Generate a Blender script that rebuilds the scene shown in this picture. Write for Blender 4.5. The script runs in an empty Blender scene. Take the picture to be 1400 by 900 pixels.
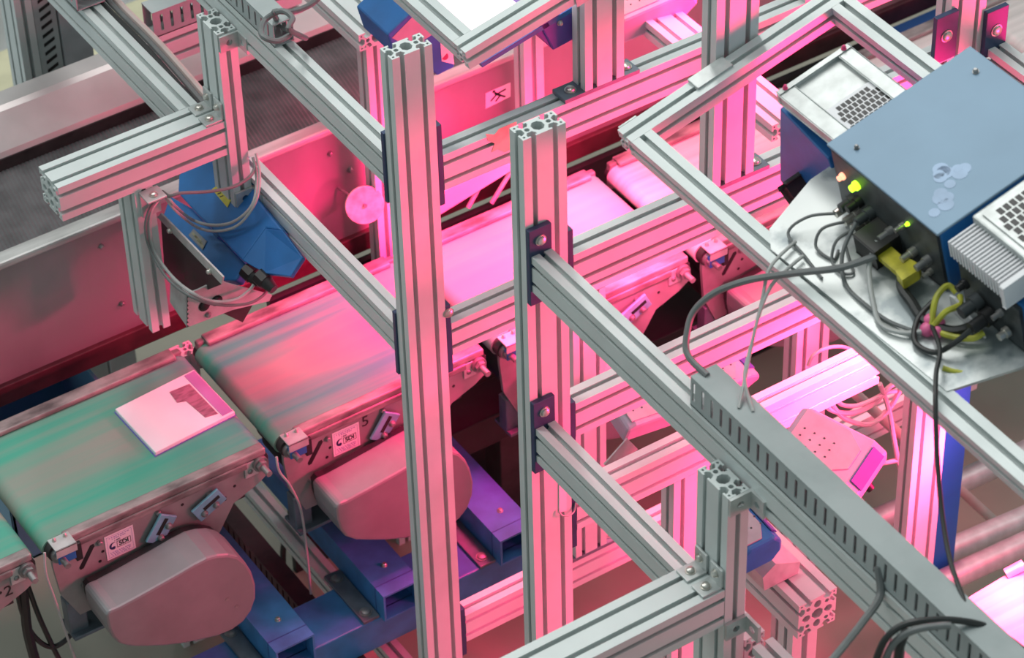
import bpy, bmesh, math, random
from mathutils import Vector, Matrix
random.seed(4)
sc = bpy.context.scene
COL = sc.collection
V = Vector

# ------------------------------------------------------------------ camera
FPX = 4219.7                      # focal length in pixels of a 1400x900 frame
R = Matrix(((0.83509406, -0.54961027, -0.02337661),
            (-0.37731802, -0.54134963, -0.75137986),
            (0.40031117, 0.63629327, -0.65945572)))
C = V((-2.35247, -4.13756, 5.68102))
def ray(x, y): return R.transposed() @ V(((x - 700) / FPX, (y - 450) / FPX, 1))
def onz(x, y, z): d = ray(x, y); return C + d * ((z - C.z) / d.z)
def ony(x, y, v): d = ray(x, y); return C + d * ((v - C.y) / d.y)
def onx(x, y, v): d = ray(x, y); return C + d * ((v - C.x) / d.x)
cd = bpy.data.cameras.new('camera'); cam = bpy.data.objects.new('camera', cd); COL.objects.link(cam)
rt = R.transposed()
cam.matrix_world = Matrix.Translation(C) @ Matrix([[rt[i][0], -rt[i][1], -rt[i][2]] for i in range(3)]).to_4x4()
cd.sensor_width = 36; cd.lens = FPX / 1400 * 36; cd.clip_end = 60
cd.dof.use_dof = True; cd.dof.focus_distance = 6.2; cd.dof.aperture_fstop = 6.3
sc.camera = cam
sc.view_settings.view_transform = 'Standard'; sc.view_settings.look = 'None'
sc.view_settings.gamma = 1; sc.view_settings.use_curve_mapping = False
sc.view_settings.exposure = 0.0

# ------------------------------------------------------------------ materials
MATS = {}
def mat(name, col, rough=.5, metal=0., var=.12, scale=12, bump=0., emit=None, estr=0, col2=None, stretch=(1, 1, 1), spec=.5, contrast=None):
    m = bpy.data.materials.new(name); m.use_nodes = True
    nt = m.node_tree; b = nt.nodes['Principled BSDF']
    b.inputs['Roughness'].default_value = rough; b.inputs['Metallic'].default_value = metal
    b.inputs['Specular IOR Level'].default_value = spec
    tc = nt.nodes.new('ShaderNodeTexCoord'); mp = nt.nodes.new('ShaderNodeMapping')
    mp.inputs['Scale'].default_value = stretch
    nz = nt.nodes.new('ShaderNodeTexNoise'); nz.inputs['Scale'].default_value = scale; nz.inputs['Detail'].default_value = 6
    cr = nt.nodes.new('ShaderNodeValToRGB')
    c2 = col2 or tuple(max(0, c * (1 - 2 * var)) for c in col)
    cr.color_ramp.elements[0].color = (*c2, 1); cr.color_ramp.elements[1].color = (*col, 1)
    lo, hi = contrast or (.3, .62)
    cr.color_ramp.elements[0].position = lo; cr.color_ramp.elements[1].position = hi
    nt.links.new(tc.outputs['Object'], mp.inputs[0]); nt.links.new(mp.outputs[0], nz.inputs['Vector'])
    nt.links.new(nz.outputs['Fac'], cr.inputs[0]); nt.links.new(cr.outputs[0], b.inputs['Base Color'])
    if bump:
        bp = nt.nodes.new('ShaderNodeBump'); bp.inputs['Strength'].default_value = bump; bp.inputs['Distance'].default_value = .002
        nt.links.new(nz.outputs['Fac'], bp.inputs['Height']); nt.links.new(bp.outputs[0], b.inputs['Normal'])
    if emit:
        b.inputs['Emission Color'].default_value = (*emit, 1); b.inputs['Emission Strength'].default_value = estr
    MATS[name] = m
    return m
ALU = mat('anodised_aluminium', (.60, .65, .64), .45, .12, .05, 9)
ALU2 = mat('worn_aluminium', (.52, .53, .52), .5, .3, .14, 14)
GALV = mat('galvanised_sheet', (.55, .58, .57), .45, .45, .12, 30)
STEEL = mat('dull_steel', (.33, .33, .33), .45, .6, .2, 25)
BOLT = mat('bolt_metal', (.62, .60, .55), .3, .8, .1, 60)
PLATE = mat('dark_blue_plate', (.035, .06, .13), .45, .2, .15, 20)
GREYPL = mat('grey_foot_plate', (.16, .20, .24), .45, .3, .15, 20)
BLUE = mat('blue_paint', (.05, .22, .50), .45, 0, .15, 18)
BLUE2 = mat('blue_scanner_paint', (.018, .15, .42), .4, 0, .1, 18)
SBLUE = mat('steel_blue_lid', (.20, .31, .42), .5, .1, .05, 6)
GREYLID = mat('grey_scanner_lid', (.40, .42, .44), .5, 0, .1, 20)
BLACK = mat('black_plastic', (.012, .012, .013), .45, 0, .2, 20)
DARK = mat('dark_steel', (.05, .045, .045), .55, .3, .3, 18)
DGREY = mat('dark_grey_panel', (.07, .08, .085), .5, .2, .3, 25)
CABLE = mat('grey_cable', (.16, .17, .17), .5, 0, .1, 30)
LCABLE = mat('light_grey_cable', (.42, .43, .42), .45, 0, .08, 30)
BCABLE = mat('black_cable', (.02, .022, .022), .45, 0, .1, 30)
YCABLE = mat('yellow_green_cable', (.55, .55, .06), .45, 0, .25, 30)
DUCT = mat('grey_trunking', (.36, .40, .40), .55, 0, .12, 10, col2=(.29, .33, .33))
GREEN = mat('green_belt', (.05, .36, .25), .55, 0, .3, 5, col2=(.24, .29, .24), stretch=(.12, 3.2, 1), contrast=(.35, .65))
PALEBELT = mat('pale_belt', (.62, .58, .56), .5, 0, .15, 6, stretch=(.3, 6, 1))
RIBBELT = mat('grey_ribbed_belt', (.11, .105, .11), .6, 0, .2, 20)
PANEL = mat('dull_side_panel', (.27, .26, .265), .5, .25, .14, 5, stretch=(1, 1, .5))
RAILM = mat('worn_rail', (.50, .49, .48), .45, .3, .2, 10, stretch=(.5, 3, 3))
GUARD = mat('silver_guard', (.55, .53, .52), .4, .35, .1, 6)
DIRTY = mat('dirty_edge', (.34, .31, .30), .55, .3, .35, 30, col2=(.10, .09, .09), contrast=(.30, .6), stretch=(.4, 1, 1))
FRAMEP = mat('conveyor_side_plate', (.32, .31, .305), .5, .25, .12, 14)
COVER = mat('grey_motor_cover', (.24, .24, .25), .42, .2, .12, 7)
WHITE = mat('white_label', (.75, .75, .77), .5, 0, .03, 10)
INK = mat('dark_ink', (.02, .02, .10), .5, 0, .1, 10)
BINK = mat('black_ink', (.015, .015, .015), .5, 0, .1, 10)
LINK = mat('pale_ink', (.30, .30, .52), .5, 0, .1, 10)
YELLOW = mat('yellow_label', (.62, .56, .06), .5, 0, .15, 40)
FLOORM = mat('floor_paint', (.34, .31, .25), .5, 0, .12, 2.2)
LFLOOR = mat('light_floor', (.62, .65, .67), .4, 0, .08, 1.3)
BIN = mat('blue_bin', (.16, .36, .55), .5, 0, .08, 6)
DBIN = mat('navy_tube', (.03, .10, .30), .45, 0, .1, 8)
PAPER = mat('white_paper', (.80, .80, .84), .5, 0, .03, 8)
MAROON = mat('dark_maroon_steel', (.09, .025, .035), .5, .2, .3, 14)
PURPLE = mat('violet_cover_band', (.42, .25, .52), .45, 0, .1, 10)
CARTON = mat('pale_yellow_carton', (.66, .62, .42), .6, 0, .12, 8)
GLOW = mat('led_panel_glow', (.9, .8, .85), .5, 0, 0, 5, emit=(1, .62, .80), estr=2.2)
GLED = mat('green_led', (.3, .8, .05), .4, 0, 0, 5, emit=(.45, 1, .02), estr=3)
RLED = mat('red_led', (.8, .3, .2), .4, 0, 0, 5, emit=(1, .35, .22), estr=2)
MLED = mat('magenta_lamp_face', (.9, .3, .6), .4, 0, 0, 5, emit=(1, .15, .55), estr=6)
SMEAR = mat('pale_smear', (.33, .45, .62), .5, .05, .1, 20)
TUBEP = mat('pale_conduit', (.58, .48, .45), .45, .1, .1, 10)
RED = mat('red_plug', (.75, .06, .2), .45, 0, .1, 10)

# ------------------------------------------------------------------ mesh helpers
def B(): return bmesh.new()
def _m(o, ex, ey, ez): return Matrix(((ex.x, ey.x, ez.x, o.x), (ex.y, ey.y, ez.y, o.y), (ex.z, ey.z, ez.z, o.z), (0, 0, 0, 1)))
WORLD = Matrix.Identity(4)
def box(bm, lo, hi, M=WORLD, bev=0.0):
    r = bmesh.ops.create_cube(bm, size=1)
    vs = r['verts']
    c = [(a + b) / 2 for a, b in zip(lo, hi)]; s = [b - a for a, b in zip(lo, hi)]
    for v in vs: v.co = M @ V((c[0] + v.co.x * s[0], c[1] + v.co.y * s[1], c[2] + v.co.z * s[2]))
    if bev:
        es = list({e for v in vs for e in v.link_edges})
        bmesh.ops.bevel(bm, geom=es, offset=bev, segments=2, affect='EDGES', profile=.5)
def cyl(bm, p0, p1, r0, r1=None, n=16):
    r1 = r0 if r1 is None else r1
    p0 = V(p0); p1 = V(p1); d = (p1 - p0).normalized()
    a = d.orthogonal().normalized(); b = d.cross(a)
    k0 = []; k1 = []
    for i in range(n):
        t = 2 * math.pi * i / n; q = a * math.cos(t) + b * math.sin(t)
        k0.append(bm.verts.new(p0 + q * r0)); k1.append(bm.verts.new(p1 + q * r1))
    for i in range(n): bm.faces.new((k0[i], k0[(i + 1) % n], k1[(i + 1) % n], k1[i]))
    bm.faces.new(k0[::-1]); bm.faces.new(k1)
def smooth_path(pts, sub=6):
    pts = [V(p) for p in pts]
    if len(pts) < 3: return pts
    out = []
    for i in range(len(pts) - 1):
        p0 = pts[max(i - 1, 0)]; p1 = pts[i]; p2 = pts[i + 1]; p3 = pts[min(i + 2, len(pts) - 1)]
        for k in range(sub):
            t = k / sub
            out.append(.5 * ((2 * p1) + (p2 - p0) * t + (2 * p0 - 5 * p1 + 4 * p2 - p3) * t * t + (3 * p1 - p0 - 3 * p2 + p3) * t ** 3))
    out.append(pts[-1]); return out
def tube(bm, pts, r, n=8, sub=6):
    P = smooth_path(pts, sub); rings = []
    a = None
    for i, p in enumerate(P):
        d = (P[min(i + 1, len(P) - 1)] - P[max(i - 1, 0)]).normalized()
        if a is None: a = d.orthogonal().normalized()
        else:
            a = a - d * a.dot(d)
            a = a.normalized() if a.length > 1e-6 else d.orthogonal().normalized()
        b = d.cross(a)
        rings.append([bm.verts.new(p + (a * math.cos(2 * math.pi * k / n) + b * math.sin(2 * math.pi * k / n)) * r) for k in range(n)])
    for r0, r1 in zip(rings, rings[1:]):
        for k in range(n): bm.faces.new((r0[k], r0[(k + 1) % n], r1[(k + 1) % n], r1[k]))
    bm.faces.new(rings[0][::-1]); bm.faces.new(rings[-1])
def prism(bm, pts, depth):
    """closed polygon of 3D points, extruded by vector depth"""
    depth = V(depth); a = [bm.verts.new(V(p)) for p in pts]; b = [bm.verts.new(V(p) + depth) for p in pts]
    n = len(a)
    for i in range(n): bm.faces.new((a[i], a[(i + 1) % n], b[(i + 1) % n], b[i]))
    bm.faces.new(a[::-1]); bm.faces.new(b)
def wallprism(bm, loops, depth):
    """polygon with holes (list of loops), extruded"""
    depth = V(depth); caps = [[], []]
    for lp in loops:
        a = [bm.verts.new(V(p)) for p in lp]; b = [bm.verts.new(V(p) + depth) for p in lp]; n = len(a)
        for i in range(n):
            bm.faces.new((a[i], a[(i + 1) % n], b[(i + 1) % n], b[i]))
        for k, l in ((0, a), (1, b)):
            for i in range(n):
                caps[k].append(bm.edges.get((l[i], l[(i + 1) % n])))
    for k in (0, 1): bmesh.ops.triangle_fill(bm, edges=caps[k], use_beauty=True)
def wpos(o):
    p = V((0, 0, 0))
    while o is not None: p += o.location; o = o.parent
    return p
def obj(name, bm, m, parent=None, smooth=False, bevel=0.0):
    bmesh.ops.recalc_face_normals(bm, faces=bm.faces)
    me = bpy.data.meshes.new(name); 
    if parent is None:
        xs = [v.co for v in bm.verts]
        org = V(((min(v.x for v in xs) + max(v.x for v in xs)) / 2, (min(v.y for v in xs) + max(v.y for v in xs)) / 2, min(v.z for v in xs)))
        off = org
    else: org = V((0, 0, 0)); off = wpos(parent)
    for v in bm.verts: v.co -= off
    bm.to_mesh(me); bm.free()
    for p in me.polygons: p.use_smooth = smooth
    me.materials.append(m)
    o = bpy.data.objects.new(name, me); COL.objects.link(o); o.location = org
    if parent is not None: o.parent = parent
    if smooth:
        md = o.modifiers.new('e', 'EDGE_SPLIT'); md.split_angle = math.radians(40)
    if bevel:
        md = o.modifiers.new('b', 'BEVEL'); md.width = bevel; md.segments = 2; md.limit_method = 'ANGLE'
    return o
GROUPS = {'post': 'uprights of the scanner frame', 'profile bar': 'aluminium bars of the scanner frame', 'conveyor': 'belt conveyors in line', 'cable': 'loose cables', 'tube': 'blue square tubes under the conveyors',
          'scanner': 'barcode scanners', 'camera': 'camera units on the right frame', 'trunking': 'slotted cable trunkings', 'roller': 'grey floor rollers', 'bracket': 'angle brackets', 'frame': 'tilted frames', 'carton': 'cartons on the floor'}
def tag(o, label, cat, group=None, kind=None):
    if not group and cat in GROUPS and not o.name.startswith(('trough', 'scanner_')): group = GROUPS[cat]
    o['label'] = label; o['category'] = cat
    if group: o['group'] = group
    if kind: o['kind'] = kind
    return o
def thing(name, label, cat, loc, group=None):
    o = bpy.data.objects.new(name, None); COL.objects.link(o); o.location = V(loc); o.empty_display_size = .05
    return tag(o, label, cat, group)
def text_bm(s, origin, ex, ey, size, bold=0.0, lift=.0008):
    cu = bpy.data.curves.new('t', 'FONT'); cu.body = s; cu.size = size; cu.align_x = 'CENTER'; cu.align_y = 'CENTER'; cu.offset = bold
    o = bpy.data.objects.new('t', cu); COL.objects.link(o)
    dg = bpy.context.evaluated_depsgraph_get(); me = bpy.data.meshes.new_from_object(o.evaluated_get(dg))
    bm = B(); bm.from_mesh(me); bpy.data.objects.remove(o); bpy.data.curves.remove(cu); bpy.data.meshes.remove(me)
    ex = V(ex).normalized(); ey = V(ey).normalized(); ez = ex.cross(ey); M = _m(V(origin) + ez * lift, ex, ey, ez)
    for v in bm.verts: v.co = M @ v.co
    return bm

# ------------------------------------------------------------------ aluminium T-slot profile
S = .045
def section(nx, ny, sx=S, sy=S):
    a, lip, b, d = .0052, .004, .0095, .0145
    def side(n, s):
        L = []
        for k in range(n):
            c = (k + .5) * s
            L += [(c - a, 0), (c - a, lip), (c - b, lip), (c - b, lip + .004), (c - .005, d), (c + .005, d), (c + b, lip + .004), (c + b, lip), (c + a, lip), (c + a, 0)]
        return L
    W, H = nx * sx, ny * sy
    out = [(0, 0)] + side(nx, sx) + [(W, 0)] + [(W - y, x) for x, y in side(ny, sy)] + [(W, H)] + [(W - x, H - y) for x, y in side(nx, sx)] + [(0, H)] + [(y, H - x) for x, y in side(ny, sy)]
    holes = []
    def ngon(cx, cy, rx, ry, n, ph=0): return [(cx + rx * math.cos(2 * math.pi * i / n + ph), cy + ry * math.sin(2 * math.pi * i / n + ph)) for i in range(n)]
    for i in range(nx):
        for j in range(ny): holes.append(ngon((i + .5) * sx, (j + .5) * sy, .0052, .0052, 8))
    if ny == 1:
        for i in range(1, nx): holes.append(ngon(i * sx, sy / 2, .0125, .0135, 8, math.pi / 8))
    elif nx == 1:
        for j in range(1, ny): holes.append(ngon(sx / 2, j * sy, .0135, .0125, 8, math.pi / 8))
    else:
        holes.append(ngon(W / 2, H / 2, .014, .014, 8, math.pi / 8))
        for i in range(1, nx): 
            for yy in (sy * .42, H - sy * .42): holes.append(ngon(i * sx, yy, .009, .010, 8, math.pi / 8))
        for j in range(1, ny):
            for xx in (sx * .42, W - sx * .42): holes.append(ngon(xx, j * sy, .010, .009, 8, math.pi / 8))
    for cx in (.0065, W - .0065):
        for cy in (.0065, H - .0065): holes.append(ngon(cx, cy, .0027, .0027, 6))
    return [[(x - W / 2, y - H / 2) for x, y in lp] for lp in [out] + holes], W, H
def extrusion(bm, p0, p1, ex, nx, ny, w=None, h=None):
    """profile from p0 to p1 (axis centre), ex = direction of the nx side"""
    p0 = V(p0); p1 = V(p1); ez = (p1 - p0); ex = V(ex); ex = (ex - ez.normalized() * ex.dot(ez.normalized())).normalized(); ey = ez.normalized().cross(ex)
    loops, W, H = section(nx, ny)
    fx = (w or W) / W; fy = (h or H) / H
    wallprism(bm, [[p0 + ex * x * fx + ey * y * fy for x, y in lp] for lp in loops], ez)
def ext_box(bm, lo, hi, axis):
    lo = V(lo); hi = V(hi); c = (lo + hi) / 2; s = hi - lo
    p0 = c.copy(); p1 = c.copy(); p0[axis] = lo[axis]; p1[axis] = hi[axis]
    o = [i for i in range(3) if i != axis]
    exd = V((0, 0, 0)); exd[o[0]] = 1
    nx = max(1, round(s[o[0]] / S)); ny = max(1, round(s[o[1]] / S))
    extrusion(bm, p0, p1, exd, nx, ny, s[o[0]], s[o[1]])
def bolt_bm(p, d, r=.0095):
    p = V(p); d = V(d).normalized(); bm = B()
    cyl(bm, p, p + d * .002, r * 1.25, n=16); cyl(bm, p + d * .002, p + d * .006, r, r * .92, 16); cyl(bm, p + d * .006, p + d * .008, r * .92, r * .6, 16)
    return bm
def sock_bm(p, d, r=.0095):
    p = V(p); d = V(d).normalized(); bm = B(); cyl(bm, p + d * .0081, p + d * .0085, r * .48, n=6); return bm
def add_bolt(parent, p, d, r=.0095):
    b = obj('bolt', bolt_bm(p, d, r), BOLT, parent, True)
    return b
AX = {'x': 0, 'y': 1, 'z': 2}
def beam(label, lo, hi, axis, name='aluminium_profile', cat='profile bar', plates=(), bolts=(), group=None, m=ALU):
    """plates: (lo, hi, material); bolts: (index_of_plate, position, direction)"""
    bm = B(); ext_box(bm, lo, hi, AX[axis])
    if not plates and not bolts:
        return tag(obj(name, bm, m), label, cat, group)
    t = thing(name, label, cat, ((lo[0] + hi[0]) / 2, (lo[1] + hi[1]) / 2, lo[2]), group)
    obj('extrusion', bm, m, t)
    ps = []
    for pl, ph, pm in plates:
        b = B(); box(b, pl, ph, bev=.0012); ps.append(obj('end_plate', b, pm, t))
    for i, p, d in bolts: add_bolt(ps[i], p, d)
    return t
def bracket(parent, p, ex, ey, ez, w=.045, l=.045, t=.005, holes=True):
    """angle bracket: flange in (ex,ey) and flange in (ex,ez) sharing the edge at p"""
    ex, ey, ez = [V(q).normalized() for q in (ex, ey, ez)]; p = V(p); bm = B(); M = _m(p, ex, ey, ez)
    box(bm, (0, 0, 0), (w, l, t), M, .0012); box(bm, (0, 0, 0), (w, t, l), M, .0012)
    for s in (0, 1):
        x0, x1 = (0, .004) if s == 0 else (w - .004, w)
        prism(bm, [M @ V((x0, t, t)), M @ V((x0, l * .85, t)), M @ V((x0, t, l * .85))], (M.to_3x3() @ V((x1 - x0, 0, 0))))
    o = obj('corner_bracket', bm, GALV, parent)
    if holes:
        add_bolt(o, M @ V((w / 2, l * .6, t)), ez, .0075); add_bolt(o, M @ V((w / 2, t, l * .6)), ey, .0075)
    return o

# ------------------------------------------------------------------ floor and setting
bm = B(); box(bm, (-6, -5, -.05), (9, 2.2, 0)); f = obj('floor', bm, FLOORM); f['kind'] = 'structure'
bm = B(); box(bm, (-6, 2.2, -.05), (9, 12, 0)); f = obj('floor', bm, LFLOOR); f['kind'] = 'structure'

# ------------------------------------------------------------------ main frame
beam('tallest aluminium post in front of the green-pink belts, left of centre', (0, 0, 0), (.09, .045, 2.2), 'z', 'aluminium_post', 'post')
beam('aluminium post in the centre of the picture with open square end on top', (0.003, -.45, 0), (.096, -.405, 2.29), 'z', 'aluminium_post', 'post')
beam('upper aluminium beam running from tallest post back past short post carrying cable trunking', (.002, .057, 1.855), (.047, 1.5, 1.935), 'y',
     plates=[((-.004, .0455, 1.82), (.05, .0565, 1.995), PLATE)])
beam('lower aluminium beam from tallest post back to the blue scanner', (.002, .057, 1.41), (.047, .72, 1.487), 'y',
     plates=[((-.004, .0455, 1.36), (.05, .0565, 1.53), PLATE)])
p1 = beam('short double aluminium post standing at the end of the left thick beam', (-.0455, .655, 1.42), (-.0005, .745, 1.89), 'z', 'aluminium_post', 'post')
g1 = thing('aluminium_profile', 'thick square aluminium beam with open end at far left above the belts', 'profile bar', (-.25, .70, 1.57))
bm = B(); ext_box(bm, (-.447, .66, 1.57), (-.046, .75, 1.66), 0); obj('extrusion', bm, ALU, g1)
def gusset(parent, x, y, z):   # flat corner bracket between a thick beam's top and a post
    bm = B()
    box(bm, (x - .045, y, z), (x, y + .035, z + .005), bev=.001); box(bm, (x - .005, y, z), (x, y + .035, z + .045), bev=.001)
    o = obj('corner_bracket', bm, GALV, parent)
    add_bolt(o, (x - .026, y + .018, z + .005), (0, 0, 1), .008); add_bolt(o, (x - .005, y + .018, z + .027), (-1, 0, 0), .007)
gusset(g1, -.0458, .662, 1.6605); gusset(g1, -.0458, .708, 1.6605)
bm = B(); box(bm, (-.0455, .647, 1.845), (0.0, .6548, 1.885), bev=.001); box(bm, (0, .615, 1.845), (.006, .6548, 1.885), bev=.001)
p3 = thing('aluminium_post', 'short aluminium post hanging under the left thick beam beside blue scanner', 'post', (-.25, .70, 1.17))
bm = B(); ext_box(bm, (-.277, .66, 1.17), (-.232, .75, 1.5695), 2); obj('extrusion', bm, ALU, p3)
bm = B(); box(bm, (-.268, .615, 1.562), (-.222, .6595, 1.5668), bev=.001); box(bm, (-.268, .652, 1.50), (-.222, .6595, 1.562), bev=.001)
br = obj('corner_bracket', bm, GALV, p3); add_bolt(br, (-.245, .632, 1.567), (0, 0, 1), .008)
# beams of the tall post's frame running right
PL = PLATE
beam('upper aluminium beam running right from the tallest post, behind the central post', (.103, 0, 1.835), (1.75, .045, 1.923), 'x',
     plates=[((.0905, 0, 1.80), (.1025, .045, 2.0), PL)])
ub = bpy.data.objects[[o.name for o in bpy.data.objects if o.get('label', '').startswith('upper aluminium beam running right from the tallest')][0]]
bm = B(); prism(bm, [ony(x, y, -.0003) for x, y in ((664, 183), (676, 184), (682, 176), (706, 166), (706, 200), (690, 208), (680, 204), (672, 208), (676, 196), (667, 192))], (0, -.0008, 0)); tl = obj('torn_label', bm, mat('torn_cream_label', (.60, .52, .36), .7, 0, .2, 25), ub); tl['label'] = 'torn cream paper label'
beam('middle aluminium beam running right from the tallest post above the belt edge', (.103, 0, 1.395), (1.95, .045, 1.482), 'x',
     plates=[((.0905, 0, 1.35), (.1025, .045, 1.535), PL)], bolts=[(0, (.097, .0, 1.515), (0, -1, 0))])
beam('lowest aluminium beam at the foot of the tallest post', (.103, 0, .52), (1.6, .045, .605), 'x',
     plates=[((.0905, 0, .48), (.1025, .045, .63), PL)])
# central post: beams to the right
beam('upper pink-lit aluminium beam running right from the central post', (.109, -.45, 1.885), (.999, -.405, 1.972), 'x',
     plates=[((.0965, -.45, 1.855), (.1085, -.405, 2.035), PL)])
beam('middle pink-lit aluminium beam running right from the central post', (.109, -.45, 1.505), (.999, -.405, 1.593), 'x',
     plates=[((.0965, -.45, 1.485), (.1085, -.405, 1.60), PL)])
beam('lower pink-lit aluminium beam running right from the central post to bright end', (.109, -.45, 1.245), (.885, -.405, 1.335), 'x',
     plates=[((.0965, -.45, 1.20), (.1085, -.405, 1.34), PL)])
# central post: beams toward the viewer
def face_plate(x, z0, z1): return ((x, -.462, z0), (x + .05, -.4505, z1), PL)
beam('long aluminium beam carrying slotted trunking from the central post to lower right', (.007, -2.1, 1.94), (.052, -.4625, 2.025), 'y',
     plates=[face_plate(.003, 1.905, 2.085)], bolts=[(0, (.028, -.462, 2.056), (0, -1, 0))])
beam('aluminium beam from the central post down to back of the bottom thick beam', (.007, -1.14, 1.502), (.052, -.4625, 1.590), 'y',
     plates=[face_plate(.003, 1.47, 1.655)], bolts=[(0, (.028, -.462, 1.625), (0, -1, 0))])
p2 = beam('double aluminium post under the slotted trunking at bottom right of centre', (-.042, -1.142, 0), (.003, -1.052, 1.975), 'z', 'aluminium_post', 'post')
g2 = thing('aluminium_profile', 'thick square aluminium beam crossing the bottom centre of the picture', 'profile bar', (-.25, -1.1, 1.662))
bm = B(); ext_box(bm, (-.47, -1.142, 1.662), (-.0435, -1.052, 1.752), 0); obj('extrusion', bm, ALU, g2)
gusset(g2, -.043, -1.138, 1.7525); gusset(g2, -.043, -1.092, 1.7525)
def head_bracket(label, x, y, z):  # die-cast angle on a post's front face gripping the beam beside it
    t = thing('angle_bracket', label, 'bracket', (x, y - .003, z))
    bm = B(); wallprism(bm, [[V((x - .042, y - .0005, z)), V((x + .001, y - .0005, z)), V((x + .001, y - .0005, z + .04)), V((x - .042, y - .0005, z + .04))],
                             [V((x - .02 + .0075 * math.cos(k * math.pi / 5), y - .0005, z + .02 + .0075 * math.sin(k * math.pi / 5))) for k in range(10)]], (0, -.006, 0))
    obj('flange', bm, GALV, t)
    bm = B(); wallprism(bm, [[V((x + .001, y, z)), V((x + .001, y - .042, z)), V((x + .001, y - .042, z + .04)), V((x + .001, y, z + .04))],
                             [V((x + .001, y - .024 + .0075 * math.cos(k * math.pi / 5), z + .02 + .0075 * math.sin(k * math.pi / 5))) for k in range(10)]], (.0065, 0, 0))
    obj('flange', bm, GALV, t)
head_bracket('small two-hole angle bracket at top of short double post on the left', -.0015, .6549, 1.845)
head_bracket('small two-hole angle bracket at top of double post below trunking', .0005, -1.1421, 1.935)
head_bracket('small two-hole angle bracket at bottom edge beside the double post', .0005, -1.1421, 1.625)
head_bracket('small angle bracket between the short double post and lower left beam', -.0015, .6549, 1.425)
# beam at bottom right behind double post
beam('aluminium beam leaving the double post at bottom edge of picture', (.009, -2.0, 1.50), (.054, -1.16, 1.59), 'y')

bm = B(); prism(bm, [ony(x, y, -.4505) for x, y in ((764, 655), (774, 668), (774, 698), (764, 701))], (0, -.0015, 0)); tag(obj('paper_tag', bm, WHITE), 'small white paper tag hanging on the central post', 'tag')
# posts standing on beams
def foot_post(label, x0, x1, y0, z0, z1, b=.06, name='aluminium_post', fp=GREYPL):
    t = thing(name, label, 'post', ((x0 + x1) / 2, y0 + .022, z0))
    bm = B(); ext_box(bm, (x0, y0, z0 + .01), (x1, y0 + .045, z1), 2); obj('extrusion', bm, ALU, t)
    bm = B(); box(bm, (x0 - b + .01, y0 - .001, z0 + .0005), (x1 + b * .65, y0 + .046, z0 + .0098), bev=.001); f = obj('foot_plate', bm, fp, t)
    add_bolt(f, (x0 - .022, y0 + .022, z0 + .01), (0, 0, 1), .010); add_bolt(f, (x1 + .02, y0 + .022, z0 + .01), (0, 0, 1), .010)
    return t
rpost = foot_post('aluminium post with foot plate on upper beam at top centre', .443, .538, 0, 1.923, 2.6)
qpost = foot_post('grey aluminium post with foot plate behind the tilted frame', .43, .527, -.45, 1.972, 2.7)
foot_post('aluminium post standing on lowest beam right behind the central post', .405, .49, 0, .605, 1.394)
beam('aluminium post hanging below lower pink-lit beam left of double post', (.35, -.45, 0), (.44, -.405, 1.2445), 'z', 'aluminium_post', 'post')
beam('thin aluminium post behind the one hanging from lower pink-lit beam', (.62, -.30, 0), (.665, -.255, 1.2), 'z', 'aluminium_post', 'post')

# ------------------------------------------------------------------ slotted trunking
def trunking(label, x0, x1, y0, y1, z0, z1, axis='y', pitch=.0265, slots=(None, None), m=DUCT, name='cable_trunking'):
    """open comb-sided duct with lid; slots cut as real gaps on both comb walls"""
    t = thing(name, label, 'trunking', ((x0 + x1) / 2, (y0 + y1) / 2, z0))
    th = .0025
    L0, L1 = (y0, y1) if axis == 'y' else (x0, x1)
    def bx(bm, la, lb, ca, cb, za, zb):
        box(bm, (ca, la, za), (cb, lb, zb)) if axis == 'y' else box(bm, (la, ca, za), (lb, cb, zb))
    c0, c1 = (x0, x1) if axis == 'y' else (y0, y1)
    bm = B()
    bx(bm, L0, L1, c0, c1, z0, z0 + th)
    H = z1 - z0; s0 = z0 + H * .20; s1 = z0 + H * .82
    for ca, cb in ((c0, c0 + th), (c1 - th, c1)):
        bx(bm, L0, L1, ca, cb, z0, s0); bx(bm, L0, L1, ca, cb, s1, z1 - .003)
        p = L0
        while p < L1 - .003:
            bx(bm, p, min(p + pitch * .72, L1), ca, cb, s0, s1); p += pitch
    obj('duct', bm, m, t)
    bm = B(); bx(bm, L0, L1, c0 - .001, c1 + .001, z1 - .003, z1); obj('lid', bm, m, t)
    return t
trunking('long grey slotted cable trunking lying along beam at lower right', .012, .066, -2.1, -.955, 2.0255, 2.093)
trunking('grey slotted trunking end at top left above short double post', .003, .05, .49, 1.5, 1.9355, 1.992)

# ------------------------------------------------------------------ tilted frames
def frame_axes(a): return V((math.cos(a), 0, math.sin(a))), V((0, -1, 0)), V((-math.sin(a), 0, math.cos(a)))
u, v_, n_ = frame_axes(math.radians(14)); O = V((.205, -.4555, 2.229))
def F(a, b, c): return O + u * a + v_ * b + n_ * c
MF = _m(O, u, v_, n_)
rf = thing('tilted_frame', 'tilted aluminium frame holding blue scanner boxes at right', 'frame', F(.25, .6, -.05))
def rail(parent, p0, p1, ex): bm = B(); extrusion(bm, p0, p1, ex, 1, 1); obj('rail', bm, ALU, parent)
h = -.0225
rail(rf, F(0, .0225, h), F(.511, .0225, h), v_)
rail(rf, F(.0225, .0455, h), F(.0225, 1.7, h), u)
rail(rf, F(.4885, .0455, h), F(.4885, 1.7, h), u)
bm = B()
prism(bm, [F(.005, -.001, -.045), F(.045, -.001, -.045), F(.045, -.001, 0), F(.005, -.001, 0)], v_ * -.004); obj('end_cap', bm, GALV, rf)
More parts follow.
